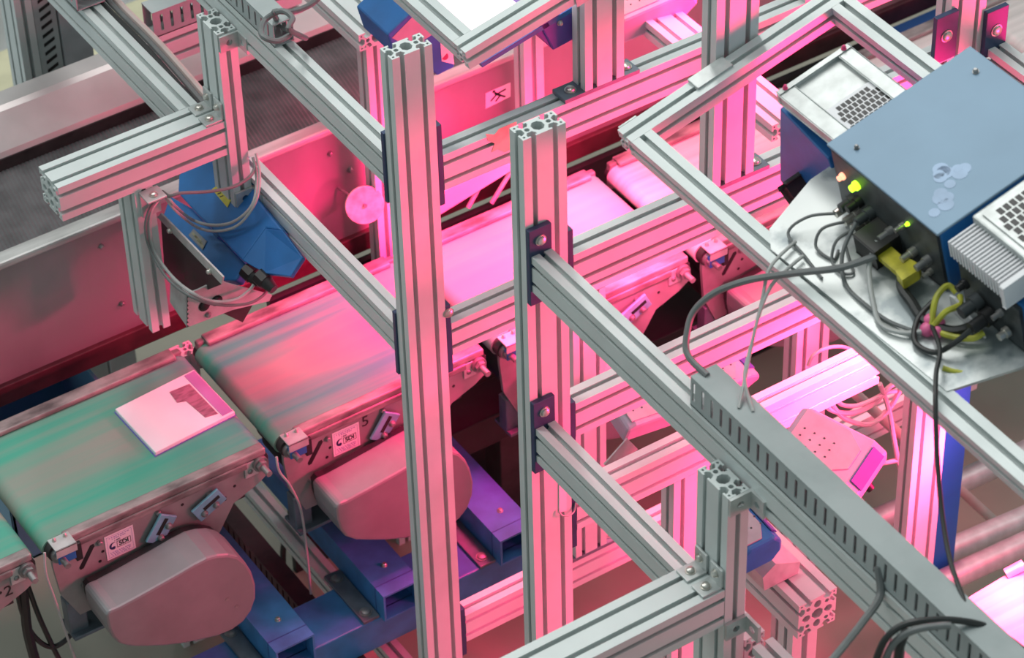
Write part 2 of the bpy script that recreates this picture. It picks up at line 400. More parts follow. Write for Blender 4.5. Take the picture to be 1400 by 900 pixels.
# bracket from frame to grey post
bm = B(); box(bm, (.165, -.001, -.002), (.245, .03, .006), MF, .001); obj('corner_bracket', bm, GALV, rf)
u2, v2, n2 = frame_axes(math.radians(12)); O2 = V((.163, .0, 2.148))
def F2(a, b, c): return O2 + u2 * a - v2 * b + n2 * c
tf = thing('tilted_frame', 'tilted aluminium frame at top centre around glowing light panel', 'frame', F2(.15, .2, -.05))
rail(tf, F2(0, .0225, h), F2(.26, .0225, h), v2)
rail(tf, F2(.0225, .0455, h), F2(.0225, .75, h), u2)
rail(tf, F2(.36, .0755, h), F2(.36, .75, h), u2)
bm = B(); prism(bm, [F2(.255, -.001, -.05), F2(.31, -.001, -.05), F2(.31, -.001, .0), F2(.255, -.001, .0)], (0, -.004, 0)); cb = obj('corner_bracket', bm, GALV, tf)
add_bolt(cb, F2(.27, -.005, -.022), (0, -1, 0), .008); add_bolt(cb, F2(.295, -.005, -.022), (0, -1, 0), .008)

# ------------------------------------------------------------------ belt conveyors
PITCH = .575
def conveyor(k, label, beltm, number=None, sticker=True):
    x0 = -.722 + PITCH * k; x1 = x0 + .553
    ya, yb = .37, .745; zt = 1.0; r = .028
    t = thing('belt_conveyor', label, 'conveyor', ((x0 + x1) / 2, (ya + yb) / 2, .70))
    # belt as a loop round two rollers
    P = []
    for i in range(13): a = math.pi / 2 + math.pi * i / 12; P.append((x0 + r + r * math.cos(a), zt - r + r * math.sin(a)))
    for i in range(13): a = -math.pi / 2 + math.pi * i / 12; P.append((x1 - r + r * math.cos(a), zt - r + r * math.sin(a)))
    bm = B(); prism(bm, [V((x, ya + .006, z)) for x, z in P], (0, yb - ya - .012, 0)); obj('belt', bm, beltm, t, True)
    # near side plate: angular plate with rounded ends
    y = ya - .012
    prof = [(x0 + .012, .985), (x1 - .035, .985), (x1 - .004, .978), (x1 - .004, .925), (x1 - .035, .905), (x1 - .10, .88), (x1 - .15, .80), (x0 + .11, .76), (x0 + .055, .76), (x0 + .02, .84), (x0 + .012, .93)]
    bm = B(); prism(bm, [V((x, y, z)) for x, z in prof], (0, .010, 0)); sp = obj('side_plate', bm, FRAMEP, t)
    bm = B(); box(bm, (x0 + .05, y - .004, .984), (x1 - .01, ya + .010, 1.004), bev=.004); box(bm, (x0 + .05, y - .008, .968), (x1 - .06, y, .986), bev=.003); obj('edge_rail', bm, DIRTY, t)
    bm = B(); box(bm, (x0 + .01, yb - .006, .93), (x1 - .01, yb + .012, 1.008), bev=.004); box(bm, (x0 + .03, yb - .02, 1.0), (x1 - .03, yb + .016, 1.013), bev=.004); obj('edge_rail', bm, DIRTY, t)
    bm = B(); box(bm, (x0 + .06, ya + .01, .86), (x1 - .06, yb - .01, .944)); obj('frame_pan', bm, DARK, t)
    for xx in (x0 + r, x1 - r):
        bm = B(); cyl(bm, (xx, y - .001, zt - r), (xx, yb + .012, zt - r), .024, n=20); obj('roller', bm, DARK, t, True)
        bm = B(); cyl(bm, (xx, y - .001, zt - r - .004), (xx, y - .012, zt - r - .004), .019, n=18); cyl(bm, (xx, y - .012, zt - r - .004), (xx, y - .021, zt - r - .004), .014, n=6)
        cyl(bm, (xx, y - .021, zt - r - .004), (xx, y - .048, zt - r - .004), .0075, n=12); obj('tension_nut', bm, STEEL, t, True)
        bm = B(); box(bm, (xx - .038 if xx > x0 + .1 else xx + .004, y - .004, .938), (xx - .004 if xx > x0 + .1 else xx + .022, y, .982), bev=.002); obj('bearing_block', bm, GALV, t)
    # sensor bracket at left end
    bm = B(); box(bm, (x0 + .012, y - .032, 1.004), (x0 + .062, y + .010, 1.008), bev=.001); box(bm, (x0 + .012, y - .032, .985), (x0 + .062, y - .029, 1.008), bev=.001)
    o = obj('sensor_bracket', bm, GALV, t); add_bolt(o, (x0 + .024, y, 1.008), (0, 0, 1), .004); add_bolt(o, (x0 + .050, y, 1.008), (0, 0, 1), .004)
    bm = B(); box(bm, (x0 + .018, y - .024, .955), (x0 + .06, y - .004, .985), bev=.002); obj('sensor', bm, BLUE2, t)
    bm = B(); box(bm, (x0 + .062, y - .016, .935), (x0 + .078, y - .001, .985), bev=.002); obj('connector', bm, BLACK, t)
    # slot and holes in the plate
    bm = B()
    a = V((x0 + .075, y - .0006, .895)); b = V((x0 + .108, y - .0006, .945)); d = (b - a).normalized(); q = V((-d.z, 0, d.x)) * .006
    prism(bm, [a - q, b - q, b + d * .005, b + q, a + q, a - d * .005], (0, .0004, 0))
    obj('slot_hole', bm, BLACK, sp)
    for hx, hz in ((.13, .915), (.12, .89), (.33, .945), (.46, .93)): bm = B(); cyl(bm, (x0 + hx, y - .0006, hz), (x0 + hx, y - .0002, hz), .004, n=10); obj('bolt_hole', bm, BLACK, sp)
    for hx, hz in ((.125, .945), (.27, .955), (.395, .94), (.395, .922), (.50, .955), (.075, .845)):
        bm = bolt_bm((x0 + hx, y, hz), (0, -1, 0), .0065); obj('bolt', bm, STEEL, sp, True)
    # pressure plates with slots
    for px, pz, an in ((.268, .914, .95), (.388, .920, .45)):
        ex = V((math.cos(an), 0, math.sin(an))); ez = V((-math.sin(an), 0, math.cos(an))); M = _m(V((x0 + px, y - .011, pz)), ex, V((0, 1, 0)), ez)
        bm = B(); box(bm, (-.038, -.003, -.023), (.038, .004, .023), M, .002); o = obj('slotted_plate', bm, MATS['clip'], t)
        bm = B(); box(bm, (-.015, -.0036, -.002), (.03, -.003, .008), M); obj('slot_hole', bm, BLACK, o)
        for q in ((-.02, -.008), (.012, -.012)): obj('bolt', bolt_bm(M @ V((q[0], -.003, q[1])), (0, -1, 0), .007), STEEL, o, True)
    # motor / drive cover
    pix = [(145, 840), (152, 860), (163, 880), (185, 884), (225, 884), (262, 878), (300, 869), (330, 850), (348, 826), (350, 800), (343, 775), (325, 759), (305, 758), (282, 765), (250, 783), (205, 808), (162, 830), (150, 834)]
    yc = .225
    sh = PITCH * k - PITCH * 0
    pts = [ony(px, py, yc) + V((sh - 0.0, 0, 0)) for px, py in COVERPIX]
    bm = B(); prism(bm, pts, (0, .105, 0)); cv = obj('drive_cover', bm, COVER, t, False, .006)
    c = sum(pts, V()) / len(pts)
    bm = B(); prism(bm, [V((c.x + (p.x - c.x) * .97, .330, c.z + (p.z - c.z) * .97)) for p in pts], (0, .016, 0)); obj('cover_gasket', bm, BLACK, t)
    bm = B()
    for dx, dz in ((.1, -.04), (.12, -.075)): cyl(bm, (c.x + dx, yc - .0006, c.z + dz), (c.x + dx, yc - .0002, c.z + dz), .005, n=10)
    obj('rivet', bm, STEEL, cv)
    # gearmotor under the pan, mounting foot
    bm = B(); cyl(bm, (c.x - .11, .335, c.z - .03), (c.x - .11, .62, c.z - .03), .05, n=20); cyl(bm, (c.x - .11, .62, c.z - .03), (c.x - .11, .66, c.z - .03), .042, n=20); obj('motor', bm, DARK, t, True)
    bm = B(); box(bm, (x0 + .03, ya - .004, .70), (x0 + .075, ya + .03, .80), bev=.004); box(bm, (x0 + .03, ya - .02, .695), (x0 + .12, ya + .05, .705), bev=.002); obj('mounting_foot', bm, GREYPL, t)
    if sticker:
        lx = V((x0 + .148, y - .001, 0))
        w, hh = .070, .072; zc = .918
        M = _m(V((x0 + .172, y - .0008, zc)), V((1, 0, 0)), V((0, 0, 1)), V((0, -1, 0)))
        bm = B(); box(bm, (-w / 2, -hh / 2, 0), (w / 2, hh / 2, .0006), M); st = obj('maker_sticker', bm, WHITE, t)
        M2 = M @ Matrix.Translation((0, 0, .0008))
        bm = B()
        for xa, xb, za, zb in ((-.030, .030, .0305, .0312), (-.030, .030, -.0312, -.0305), (-.0305, -.0299, -.031, .031), (.0299, .0305, -.031, .031)): box(bm, (xa, za, 0), (xb, zb, .0002), M2)
        for zz, n, w2 in ((.026, 9, .05), (.021, 7, .036), (-.018, 10, .052), (-.0225, 9, .048), (-.027, 8, .044)):
            for i in range(n): box(bm, (-w2 / 2 + w2 * i / n, zz - .0012, 0), (-w2 / 2 + w2 * (i + .62 + .2 * ((i * 7) % 3 - 1)) / n, zz + .0012, .0002), M2)
        obj('fine_print', bm, LINK, st)
        bm = B()
        for xa, xb, za, zb in ((-.008, .026, .0075, .0087), (-.008, .026, -.0095, -.0083), (-.008, -.0068, -.0095, .0087), (.0248, .026, -.0095, .0087)): box(bm, (xa, za, 0), (xb, zb, .0002), M2)
        obj('logo_frame', bm, BINK, st)
        obj('logo_letters', text_bm('SDI', M2 @ V((.009, -.0004, 0)), (1, 0, 0), (0, 0, 1), .0165, .0006, .0002), BINK, st)
        obj('phone_line', text_bm('1-800', M2 @ V((-.006, .0135, 0)), (1, 0, 0), (0, 0, 1), .0065, .0001, .0002), INK, st)
        bm = B(); ring = []
        for i in range(11): a = math.radians(60 + 20 * i); ring.append((-.016 + .0105 * math.cos(a), .0105 * math.sin(a)))
        for i in range(11): a = math.radians(260 - 20 * i); ring.append((-.0135 + .0075 * math.cos(a), .0085 * math.sin(a)))
        prism(bm, [M2 @ V((x, z, 0)) for x, z in ring], (0, -.0002, 0))
        cyl(bm, M2 @ V((-.0165, -.006, 0)), M2 @ V((-.0165, -.006, .0003)), .0045, n=12); obj('logo_globe', bm, INK, st)
    if number:
        obj('marker_number', text_bm(number, (x0 + {'5': .224, '3': .434, '2': .478}[number], y, {'5': .945, '3': .905, '2': .925}[number]), (1, 0, 0), (0, 0, 1), .042 if number != '3' else .018, .0002), BINK, sp)
    return t
mat('clip', (.22, .50, .62), .4, .2, .15, 30)
COVERPIX = [(145, 842), (148, 858), (154, 872), (163, 881), (178, 885), (200, 885), (225, 884), (250, 881), (275, 876), (297, 871), (318, 862), (333, 851), (344, 836), (350, 818), (350, 800), (345, 784), (337, 771), (326, 762), (313, 759), (298, 760), (283, 764), (262, 775), (240, 788), (215, 802), (190, 816), (162, 831), (150, 836)]
conveyor(-1, 'belt conveyor cut off at the left corner, marked with number 2', GREEN, '2', False)
conveyor(0, 'green belt conveyor carrying the white magazine at left', GREEN, '3')
conveyor(1, 'belt conveyor marked 5, its belt glowing pink behind the tallest post', GREEN, '5')
conveyor(2, 'pink-lit belt conveyor between the two tall posts', GREEN, None, False)
conveyor(3, 'pink-lit conveyor below the upper beams right of the central post', PALEBELT, None, False)
conveyor(4, 'pale conveyor behind the tilted frame at right', PALEBELT, None, False)
conveyor(5, 'far pale conveyor at top right beyond the tilted frame', PALEBELT, None, False)

# ------------------------------------------------------------------ magazine on the belt
mg = thing('magazine', 'white magazine in plastic wrap riding on the green belt', 'magazine', onz(238, 560, 1.0))
ca, cb_, cc = onz(157, 559, 1.012), onz(265, 505, 1.012), onz(321, 563, 1.012); ex = cb_ - ca; ey = cc - cb_
ca = ca + V((0, 0, .0))
def mgp(s, t, z): p = ca + ex * s + ey * t; return V((p.x, p.y, z))
bm = B(); prism(bm, [mgp(0, 0, 1.0005), mgp(1, 0, 1.0005), mgp(1, 1, 1.0005), mgp(0, 1, 1.0005)], (0, 0, .011)); obj('pages', bm, PAPER, mg, False, .002)
bm = B(); prism(bm, [mgp(.86, .03, 1.0117), mgp(.99, .03, 1.0117), mgp(.99, .97, 1.0117), mgp(.86, .97, 1.0117)], (0, 0, .0006)); obj('cover_band', bm, PURPLE, mg)
bm = B(); prism(bm, [mgp(.60, .17, 1.0117), mgp(.84, .2, 1.0117), mgp(.84, .9, 1.0117), mgp(.7, .86, 1.0117), mgp(.67, .45, 1.0117), mgp(.58, .4, 1.0117)], (0, 0, .0006)); obj('cover_picture', bm, mat('dark_cover_print', (.36, .17, .25), .5, 0, .3, 30, stretch=(1, 4, 1)), mg)
bm = B(); prism(bm, [mgp(-.012, -.012, 1.0002), mgp(1.012, -.012, 1.0002), mgp(1.012, 1.012, 1.0002), mgp(-.012, 1.012, 1.0002)], (0, 0, .0012)); obj('plastic_wrap', bm, mat('violet_wrap_edge', (.16, .16, .48), .3, 0, .1, 10), mg)

# ------------------------------------------------------------------ upper trough conveyor behind
tc_ = thing('trough_conveyor', 'wide ribbed grey conveyor with metal side walls running behind the green belts', 'conveyor', (.6, 1.08, .9))
bm = B()
z = 1.265
NX = 720
row0 = None
for i in range(NX + 1):
    x = -1.0 + 3.6 * i / NX
    zz = z + (.0022 if i % 2 else 0)
    a = bm.verts.new((x, .93, zz)); b = bm.verts.new((x + .05, 1.265, zz))
    if row0: bm.faces.new((row0[0], a, b, row0[1]))
    row0 = (a, b)
obj('ribbed_belt', bm, RIBBELT, tc_)
bm = B(); box(bm, (-1.0, .90, .97), (2.9, .912, 1.315), bev=.002); sp = obj('side_panel', bm, PANEL, tc_)
bm = B(); box(bm, (-1.0, .893, 1.305), (2.9, .935, 1.325), bev=.006); obj('top_rail', bm, RAILM, tc_)
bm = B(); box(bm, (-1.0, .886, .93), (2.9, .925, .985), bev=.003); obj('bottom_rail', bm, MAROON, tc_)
bm = B(); box(bm, (-1.0, 1.262, 1.26), (2.9, 1.28, 1.30), bev=.003); obj('kick_strip', bm, DARK, tc_)
bm = B(); prism(bm, [V((-1, yy, zz)) for yy, zz in ((1.270, 1.285), (1.264, 1.300), (1.270, 1.312), (1.335, 1.372), (1.35, 1.378), (1.40, 1.378), (1.41, 1.36), (1.41, 1.285))], (3.9, 0, 0)); obj('far_guard', bm, GUARD, tc_)
bm = B(); box(bm, (-1.0, 1.0, 1.0), (2.9, 1.24, 1.2)); obj('bed', bm, DARK, tc_)
for xx, zz in ((-.27, 1.255), (-.24, 1.07), (.33, 1.25), (.38, 1.18), (.42, 1.22), (.5, 1.2)): obj('bolt', bolt_bm((xx, .8998, zz), (0, -1, 0), .006), STEEL, sp, True)
# warning sticker on panel
q0 = ony(668, 142, .8985); 
wl = thing('warning_sticker', 'white warning pictogram sticker on the pink side wall at top', 'sticker', q0)
pts = [ony(x, y, .8985) for x, y in ((664, 128), (698, 113), (698, 132), (664, 149))]
bm = B(); prism(bm, pts, (0, .0012, 0)); obj('sticker_sheet', bm, WHITE, wl)
c = sum(pts, V()) / 4 + V((0, -.0008, 0))
bm = B()
def seg(a, b, w):
    a = V((c.x + a[0], c.y, c.z + a[1])); b = V((c.x + b[0], c.y, c.z + b[1])); d = (b - a).normalized(); q = V((-d.z, 0, d.x)) * w / 2
    prism(bm, [a - q, b - q, b + q, a + q], (0, .0004, 0))
seg((-.01, .012), (.006, -.002), .006); seg((-.004, .006), (.022, .010), .004); seg((-.004, .006), (-.022, -.008), .004); seg((.006, -.002), (.02, -.012), .004); seg((.006, -.002), (-.008, -.014), .004)
cyl(bm, (c.x - .012, c.y, c.z + .017), (c.x - .012, c.y + .0004, c.z + .017), .004, n=12); obj('pictogram', bm, BINK, wl)
# round reflector disc on a stick
dk = thing('reflector_disc', 'round pale disc on a thin rod before the pink side wall', 'reflector', ony(500, 281, .80))
c = ony(499, 281, .80); nrm = (V((-.3, -1, .35))).normalized()
bm = B(); cyl(bm, c, c - nrm * .008, .047, n=40); obj('disc', bm, mat('pale_disc', (.62, .56, .52), .4, .1, .2, 40), dk, False, .0015)
bm = B(); cyl(bm, c + nrm * .0002, c + nrm * .004, .005, n=12); obj('centre_screw', bm, STEEL, dk, True)
bm = B(); cyl(bm, c - nrm * .006, ony(462, 257, .895), .0035, n=8); obj('rod', bm, STEEL, dk, True)
# magenta post behind belt with beam on top
beam('pink-lit post between belts and side wall, left of the tallest post', (.39, .80, 0), (.435, .845, 1.62), 'z', 'aluminium_post', 'post')
beam('pink beam with open end resting on the pink-lit post at top', (.348, .755, 1.621), (.438, 2.2, 1.666), 'y')
beam('bright pink post under glowing light panel at top centre', (ony(717, 100, .79).x, .79, 0), (ony(717, 100, .79).x + .055, .835, 1.75), 'z', 'aluminium_post', 'post')

# ------------------------------------------------------------------ blue square tubes and rail under conveyors
def sq_tube(label, px, ztop, w=.10, hh=.082, ln=.62):
    p = onz(px[0], px[1], ztop)    # near left top corner of the open end
    t = thing('square_tube', label, 'tube', (p.x + w / 2, p.y + ln / 2, ztop - hh))
    o = [V((p.x, p.y, ztop)), V((p.x + w, p.y, ztop)), V((p.x + w, p.y, ztop - hh)), V((p.x, p.y, ztop - hh))]
    i = [V((p.x + .005, p.y, ztop - .005)), V((p.x + w - .005, p.y, ztop - .005)), V((p.x + w - .005, p.y, ztop - hh + .005)), V((p.x + .005, p.y, ztop - hh + .005))]
    bm = B(); wallprism(bm, [o, i], (0, ln, 0)); obj('tube_body', bm, BLUE, t)
    bm = B(); wallprism(bm, [[q + V((dx, .035, dz)) for q, dx, dz in zip(o, (-.001, .001, .001, -.001), (.001, .001, -.0, -.0))], [q + V((0, .035, 0)) for q in i]], (0, .0025, 0)); obj('seam', bm, DBIN, t)
    bm = B(); box(bm, (p.x + .006, p.y + .3, ztop - hh + .006), (p.x + w - .006, p.y + .31, ztop - .006)); obj('inner_shade', bm, BLACK, t)  # black plate put in as the darkness inside the tube
    obj('screw', bolt_bm((p.x + w * .55, p.y + .085, ztop), (0, 0, 1), .006), BOLT, t, True)
    # clamping angle with two bolts at the left
    bm = B(); box(bm, (p.x - .045, p.y + .02, ztop - hh - .001), (p.x - .002, p.y + .20, ztop - hh + .008), bev=.0015); cl = obj('clamp_plate', bm, GREYPL, t)
    for yy in (.045, .175): obj('bolt', bolt_bm((p.x - .024, p.y + yy, ztop - hh + .008), (0, 0, 1), .012), STEEL, cl, True)
    return p
pA = sq_tube('blue square tube with open end at bottom left, below grey cover', (377, 893), .58)
pB = sq_tube('blue square tube with open end left of the tallest post foot', (524, 817), .58)
pC = sq_tube('blue square tube with open end right of tallest post', (684, 741), .58)
bm = B(); box(bm, (pA.x - .35, pB.y + .02, .40), (pC.x + .10, pB.y + .16, .497), bev=.004); tag(obj('support_rail', bm, BLUE), 'blue painted cross rail carrying the open square tubes', 'rail')
bm = B(); box(bm, (.12, .62, .40), (2.2, .74, .497), bev=.004); tag(obj('support_rail', bm, BLACK), 'cross rail blackened as shade deep under the pink-lit belts', 'rail')  # rail coloured black to stand for the shade down here
sl = thing('support_stand', 'floor stand coloured dark as shade in the gap right of the tallest post', 'stand', (.66, .70, 0))
bm = B(); box(bm, (.62, .66, .012), (.70, .735, .3995), bev=.003); obj('upright', bm, DARK, sl)  # stand takes a dark colour in place of the shade around it
bm = B(); box(bm, (.58, .62, 0), (.74, .775, .012), bev=.002); obj('floor_plate', bm, DARK, sl)
beam('slim aluminium rail low above the beige floor under conveyors', (.03, .0, .255), (.075, 1.2, .30), 'y')
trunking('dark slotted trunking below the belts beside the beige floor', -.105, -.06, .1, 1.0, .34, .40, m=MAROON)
bm = B(); box(bm, (.12, .866, 0), (1.95, .884, .92)); tag(obj('shade_panel', bm, BLACK), 'black panel added as the shade of the gap between the two tall posts', 'panel')  # black panel put in to make the deep shade behind the belts

# bin and ribbed column seen left under the rear conveyor
bn = thing('storage_bin', 'blue bin under the rear conveyor at left', 'bin', ony(70, 520, .86))
a0 = onz(0, 545, .62)
bm = B(); 
bx0, bx1, by0, by1 = -.62, -.29, .80, 1.2
for lo, hi in (((bx0, by0 + .02, .5), (bx0 + .01, by1, .80)), ((bx1 - .01, by0 + .02, .5), (bx1, by1, .80)), ((bx0, by0 + .02, .5), (bx1, by0 + .03, .80)), ((bx0, by1 - .01, .5), (bx1, by1, .80)), ((bx0, by0 + .02, .5), (bx1, by1, .51))): box(bm, lo, hi, bev=.002)
obj('shell', bm, BIN, bn)
bm = B(); box(bm, (bx0 - .008, by0 + .012, .79), (bx1 + .008, by0 + .03, .81), bev=.003); obj('rim', bm, BIN, bn)
beam('ribbed aluminium column between the blue bin and green belt', (-.245, .80, 0), (-.11, .845, .93), 'z', 'aluminium_column', 'column')

# ------------------------------------------------------------------ scanners
mat('violet_paint', (.10, .07, .36), .45, 0, .1, 12)
def scanner(name, label, org, ea, eb, ec, L=.20, W=.11, H=.07, gland=True, lid=GREYLID, body=BLUE2, cat='scanner'):
    """housing: ea long axis, eb width, ec up; chamfered far end, dotted lid, two cable glands"""
    ea, eb, ec = [V(q).normalized() for q in (ea, eb, ec)]; org = V(org); M = _m(org, ea, eb, ec)
    t = thing(name, label, cat, org)
    prof = [(0, 0), (L * .80, 0), (L, H * .35), (L * .97, H * .75), (L * .80, H), (.02, H), (0, H * .8)]
    bm = B(); prism(bm, [M @ V((x, 0, z)) for x, z in prof], M.to_3x3() @ V((0, W, 0))); obj('housing', bm, body, t, False, .007)
    bm = B(); 
    ol = [(.012, .012), (L * .55, .012), (L * .74, W * .3), (L * .74, W * .7), (L * .55, W - .012), (.012, W - .012)]
    prism(bm, [M @ V((x, y, H - .001)) for x, y in ol], M.to_3x3() @ V((0, 0, .004))); ld = obj('lid', bm, lid, t, False, .001)
    bm = B()
    for i in range(4):
        for j in range(3): cyl(bm, M @ V((.03 + i * .022, W * .3 + j * .02, H + .003)), M @ V((.03 + i * .022, W * .3 + j * .02, H + .0036)), .0022, n=8)
    obj('dimple', bm, DGREY, ld)
    bm = B(); prism(bm, [M @ V((L * .82, .02, H + .0)), M @ V((L * .955, .02, H * .79)), M @ V((L * .955, W - .02, H * .79)), M @ V((L * .82, W - .02, H + .0))], M.to_3x3() @ V((.002, 0, .002))); obj('scan_window', bm, MATS['violet_paint'], t)
    if gland:
        for yy in (.25, .55):
            bm = B(); p = M @ V((L * .86, W * yy, H * .18)); d = (ea - ec * .5).normalized(); cyl(bm, p, p + d * .012, .016, n=6); cyl(bm, p + d * .012, p + d * .034, .013, .009, 14); obj('cable_gland', bm, BLACK, t, True)
    return t
# blue scanner under left short post: two-part housing rolled about Y
ls = thing('barcode_scanner', 'blue two-part barcode scanner hanging under the left thick beam', 'scanner', (-.1, .6, 1.25))
al = math.radians(38)
eb = V((math.cos(al), 0, math.sin(al))); ec = V((-math.sin(al), 0, math.cos(al))); ea = V((0, -1, 0))
def on_plane(x, y, p0, nr): d = ray(x, y); return C + d * ((V(p0) - C).dot(nr) / d.dot(nr))
p0 = onx(219, 299, -.14)
def sp_(x, y, hgt=0): return on_plane(x, y, p0 + ec * hgt, ec)
# lower body top surface
lo_pts = [sp_(*q) for q in ((232, 268), (222, 296), (305, 384), (322, 384), (336, 360), (262, 285))]
bm = B(); prism(bm, lo_pts, ec * -.03); lb = obj('lower_housing', bm, BLUE2, ls, False, .004)
up = [sp_(x, y, .035) for x, y in ((244, 240), (243, 264), (262, 285), (331, 356), (363, 312), (386, 315), (352, 272), (335, 210), (275, 200))]
bm = B(); prism(bm, up, ec * -.03)
obj('upper_housing', bm, BLUE2, ls, False, .004)
nose = [sp_(x, y, .034) for x, y in ((331, 356), (363, 312))]
ne = [sp_(x, y, .01) for x, y in ((362, 374), (397, 378), (414, 352))]
bm = B()
np_ = [nose[0], ne[0], ne[1], ne[2], sp_(386, 315, .034), nose[1]]
vs = [bm.verts.new(p) for p in np_]; vb = [bm.verts.new(p - ec * .012) for p in np_]
for i in range(6): bm.faces.new((vs[i], vs[(i + 1) % 6], vb[(i + 1) % 6], vb[i]))
bm.faces.new(vs); bm.faces.new(vb[::-1]); obj('nose', bm, BLUE2, ls, False, .002)
bm = B()
for x, y in ((300, 322), (313, 330)):
    a = sp_(x, y, .001); box(bm, (-.012, -.007, -.004), (.012, .007, .012), _m(a, ea, eb, ec), .003)
obj('clip', bm, BLUE2, ls)
bm = B(); pp = [sp_(x, y, .0015) for x, y in ((258, 322), (265, 313), (283, 330), (277, 342))]; prism(bm, pp, ec * .001); nl = obj('rating_label', bm, mat('grey_label', (.22, .24, .26), .5, 0, .1, 20), ls)
bm = B()
for i in range(3): 
    a = [sp_(x, y, .003) for x, y in ((262 + i * 3, 320 + i * 4), (264 + i * 3, 317 + i * 4), (276 + i * 1.5, 329 + i * 4), (274 + i * 1.5, 332 + i * 4))]; prism(bm, a, ec * .0003)
obj('label_print', bm, mat('faded_label_print', (.36, .35, .24), .5, 0, .1, 30), nl)
bm = B(); pp = [sp_(x, y, .036) for x, y in ((290, 259), (297, 254), (316, 274), (311, 284))]; prism(bm, pp, ec * .001); yl = obj('laser_label', bm, YELLOW, ls); 
bm = B()
for i in range(3): a = [sp_(x, y, .0372) for x, y in ((294 + i * 3, 262 + i * 4 - 1), (299 + i * 3, 260 + i * 4 - 1), (300 + i * 3, 261 + i * 4 - 1), (295 + i * 3, 263 + i * 4 - 1))]; prism(bm, a, ec * .0003)
obj('label_print', bm, BINK, yl)
for x, y in ((344, 376), (362, 384)):
    bm = B(); a = sp_(x, y, -.0); d = V((.2, -1, -.3)).normalized(); cyl(bm, a - d * .02, a + d * .004, .020, n=8); cyl(bm, a + d * .004, a + d * .03, .017, .011, 14); obj('cable_gland', bm, BLACK, ls, True)
# galvanised cradle of that scanner
ck = thing('scanner_cradle', 'galvanised sheet cradle holding the left blue scanner on its post', 'bracket', (-.2, .6, 1.2))
st = [onx(x, y, -.205) for x, y in ((217, 296), (222, 291), (307, 378), (305, 388))]
bm = B(); prism(bm, st, (-.004, 0, 0)); so = obj('edge_strip', bm, GALV, ck)
for x, y in ((233, 315), (287, 371)): add_bolt(so, onx(x, y, -.2095), (-1, 0, 0), .006)
bm = B(); prism(bm, [onx(x, y, -.204) for x, y in ((220, 302), (303, 389), (285, 396), (262, 398), (225, 372))], (.003, 0, 0)); obj('back_sheet', bm, BLACK, ck)
yy = .505
fl = [ony(x, y, yy) for x, y in ((256, 402), (272, 396), (284, 390), (306, 386), (372, 404), (368, 412), (318, 424), (256, 448))]
bm = B(); prism(bm, fl, (0, .004, 0)); so = obj('end_flange', bm, GALV, ck)
for x, y in ((279, 418), (296, 411)): obj('bolt', bolt_bm(ony(x, y, yy), (0, -1, 0), .011), BLACK, so, True)
obj('bolt', bolt_bm(ony(284, 430, yy), (0, -1, 0), .006), STEEL, so, True)
a = ony(256, 402, yy); b = ony(256, 448, yy)
bm = B(); prism(bm, [a, b, b + V((0, .075, .02)), a + V((0, .075, .0))], (.003, 0, 0)); obj('side_flange', bm, GALV, ck)
bm = B(); prism(bm, [ony(x, y, yy + .006) for x, y in ((304, 428), (345, 418), (332, 441))], (0, .05, 0)); obj('lower_lip', bm, DARK, ck)

# cables round the left scanner
def cable(label, pts, r, m=CABLE, name='cable', group=None, n=8):
    bm = B(); tube(bm, pts, r, n); return tag(obj(name, bm, m, None, True), label, 'cable', group)
def yz(L): return [ony(x, y, d) for x, y, d in L]
cable('dark cable looping from bracket under the left thick beam towards short post', yz([(222, 262, .655), (232, 268, .63), (248, 264, .62), (285, 262, .61), (320, 255, .60), (343, 240, .61), (350, 222, .64)]), .0038, MATS['grey_cable'])
cable('pale cable hanging in a loop over the blue scanner', yz([(228, 266, .645), (238, 280, .625)]) + [sp_(262, 300, .055), sp_(290, 308, .055), sp_(320, 303, .06)] + yz([(345, 280, .575), (351, 245, .61), (346, 215, .643)]), .0036, LCABLE)
cable('second pale cable hanging lower over the blue scanner', yz([(226, 270, .648), (240, 288, .625)]) + [sp_(270, 311, .055), sp_(300, 316, .055), sp_(328, 306, .06)] + yz([(350, 275, .572), (355, 240, .606), (350, 210, .640)]), .0032, LCABLE)
cable('pale cable running down the short hanging post to scanner gland', yz([(221, 270, .652), (207, 288, .640), (205, 315, .636), (212, 345, .63), (235, 378, .56), (262, 400, .49), (290, 412, .475), (322, 410, .47), (343, 395, .49), (347, 386, .505)]), .0038, LCABLE)
cable('black cable running down the short hanging post beside pale one', yz([(214, 273, .653), (203, 290, .638), (199, 315, .634), (207, 345, .628), (230, 382, .56), (262, 406, .485), (300, 417, .47), (340, 415, .465), (362, 402, .48), (366, 390, .50)]), .0034, CABLE)

cable('thin wire hook at the small white paper tag', [ony(764, 699, -.455), ony(769, 705, -.46), ony(778, 705, -.462), ony(785, 699, -.456), ony(787, 688, -.452)], .0018, LCABLE)
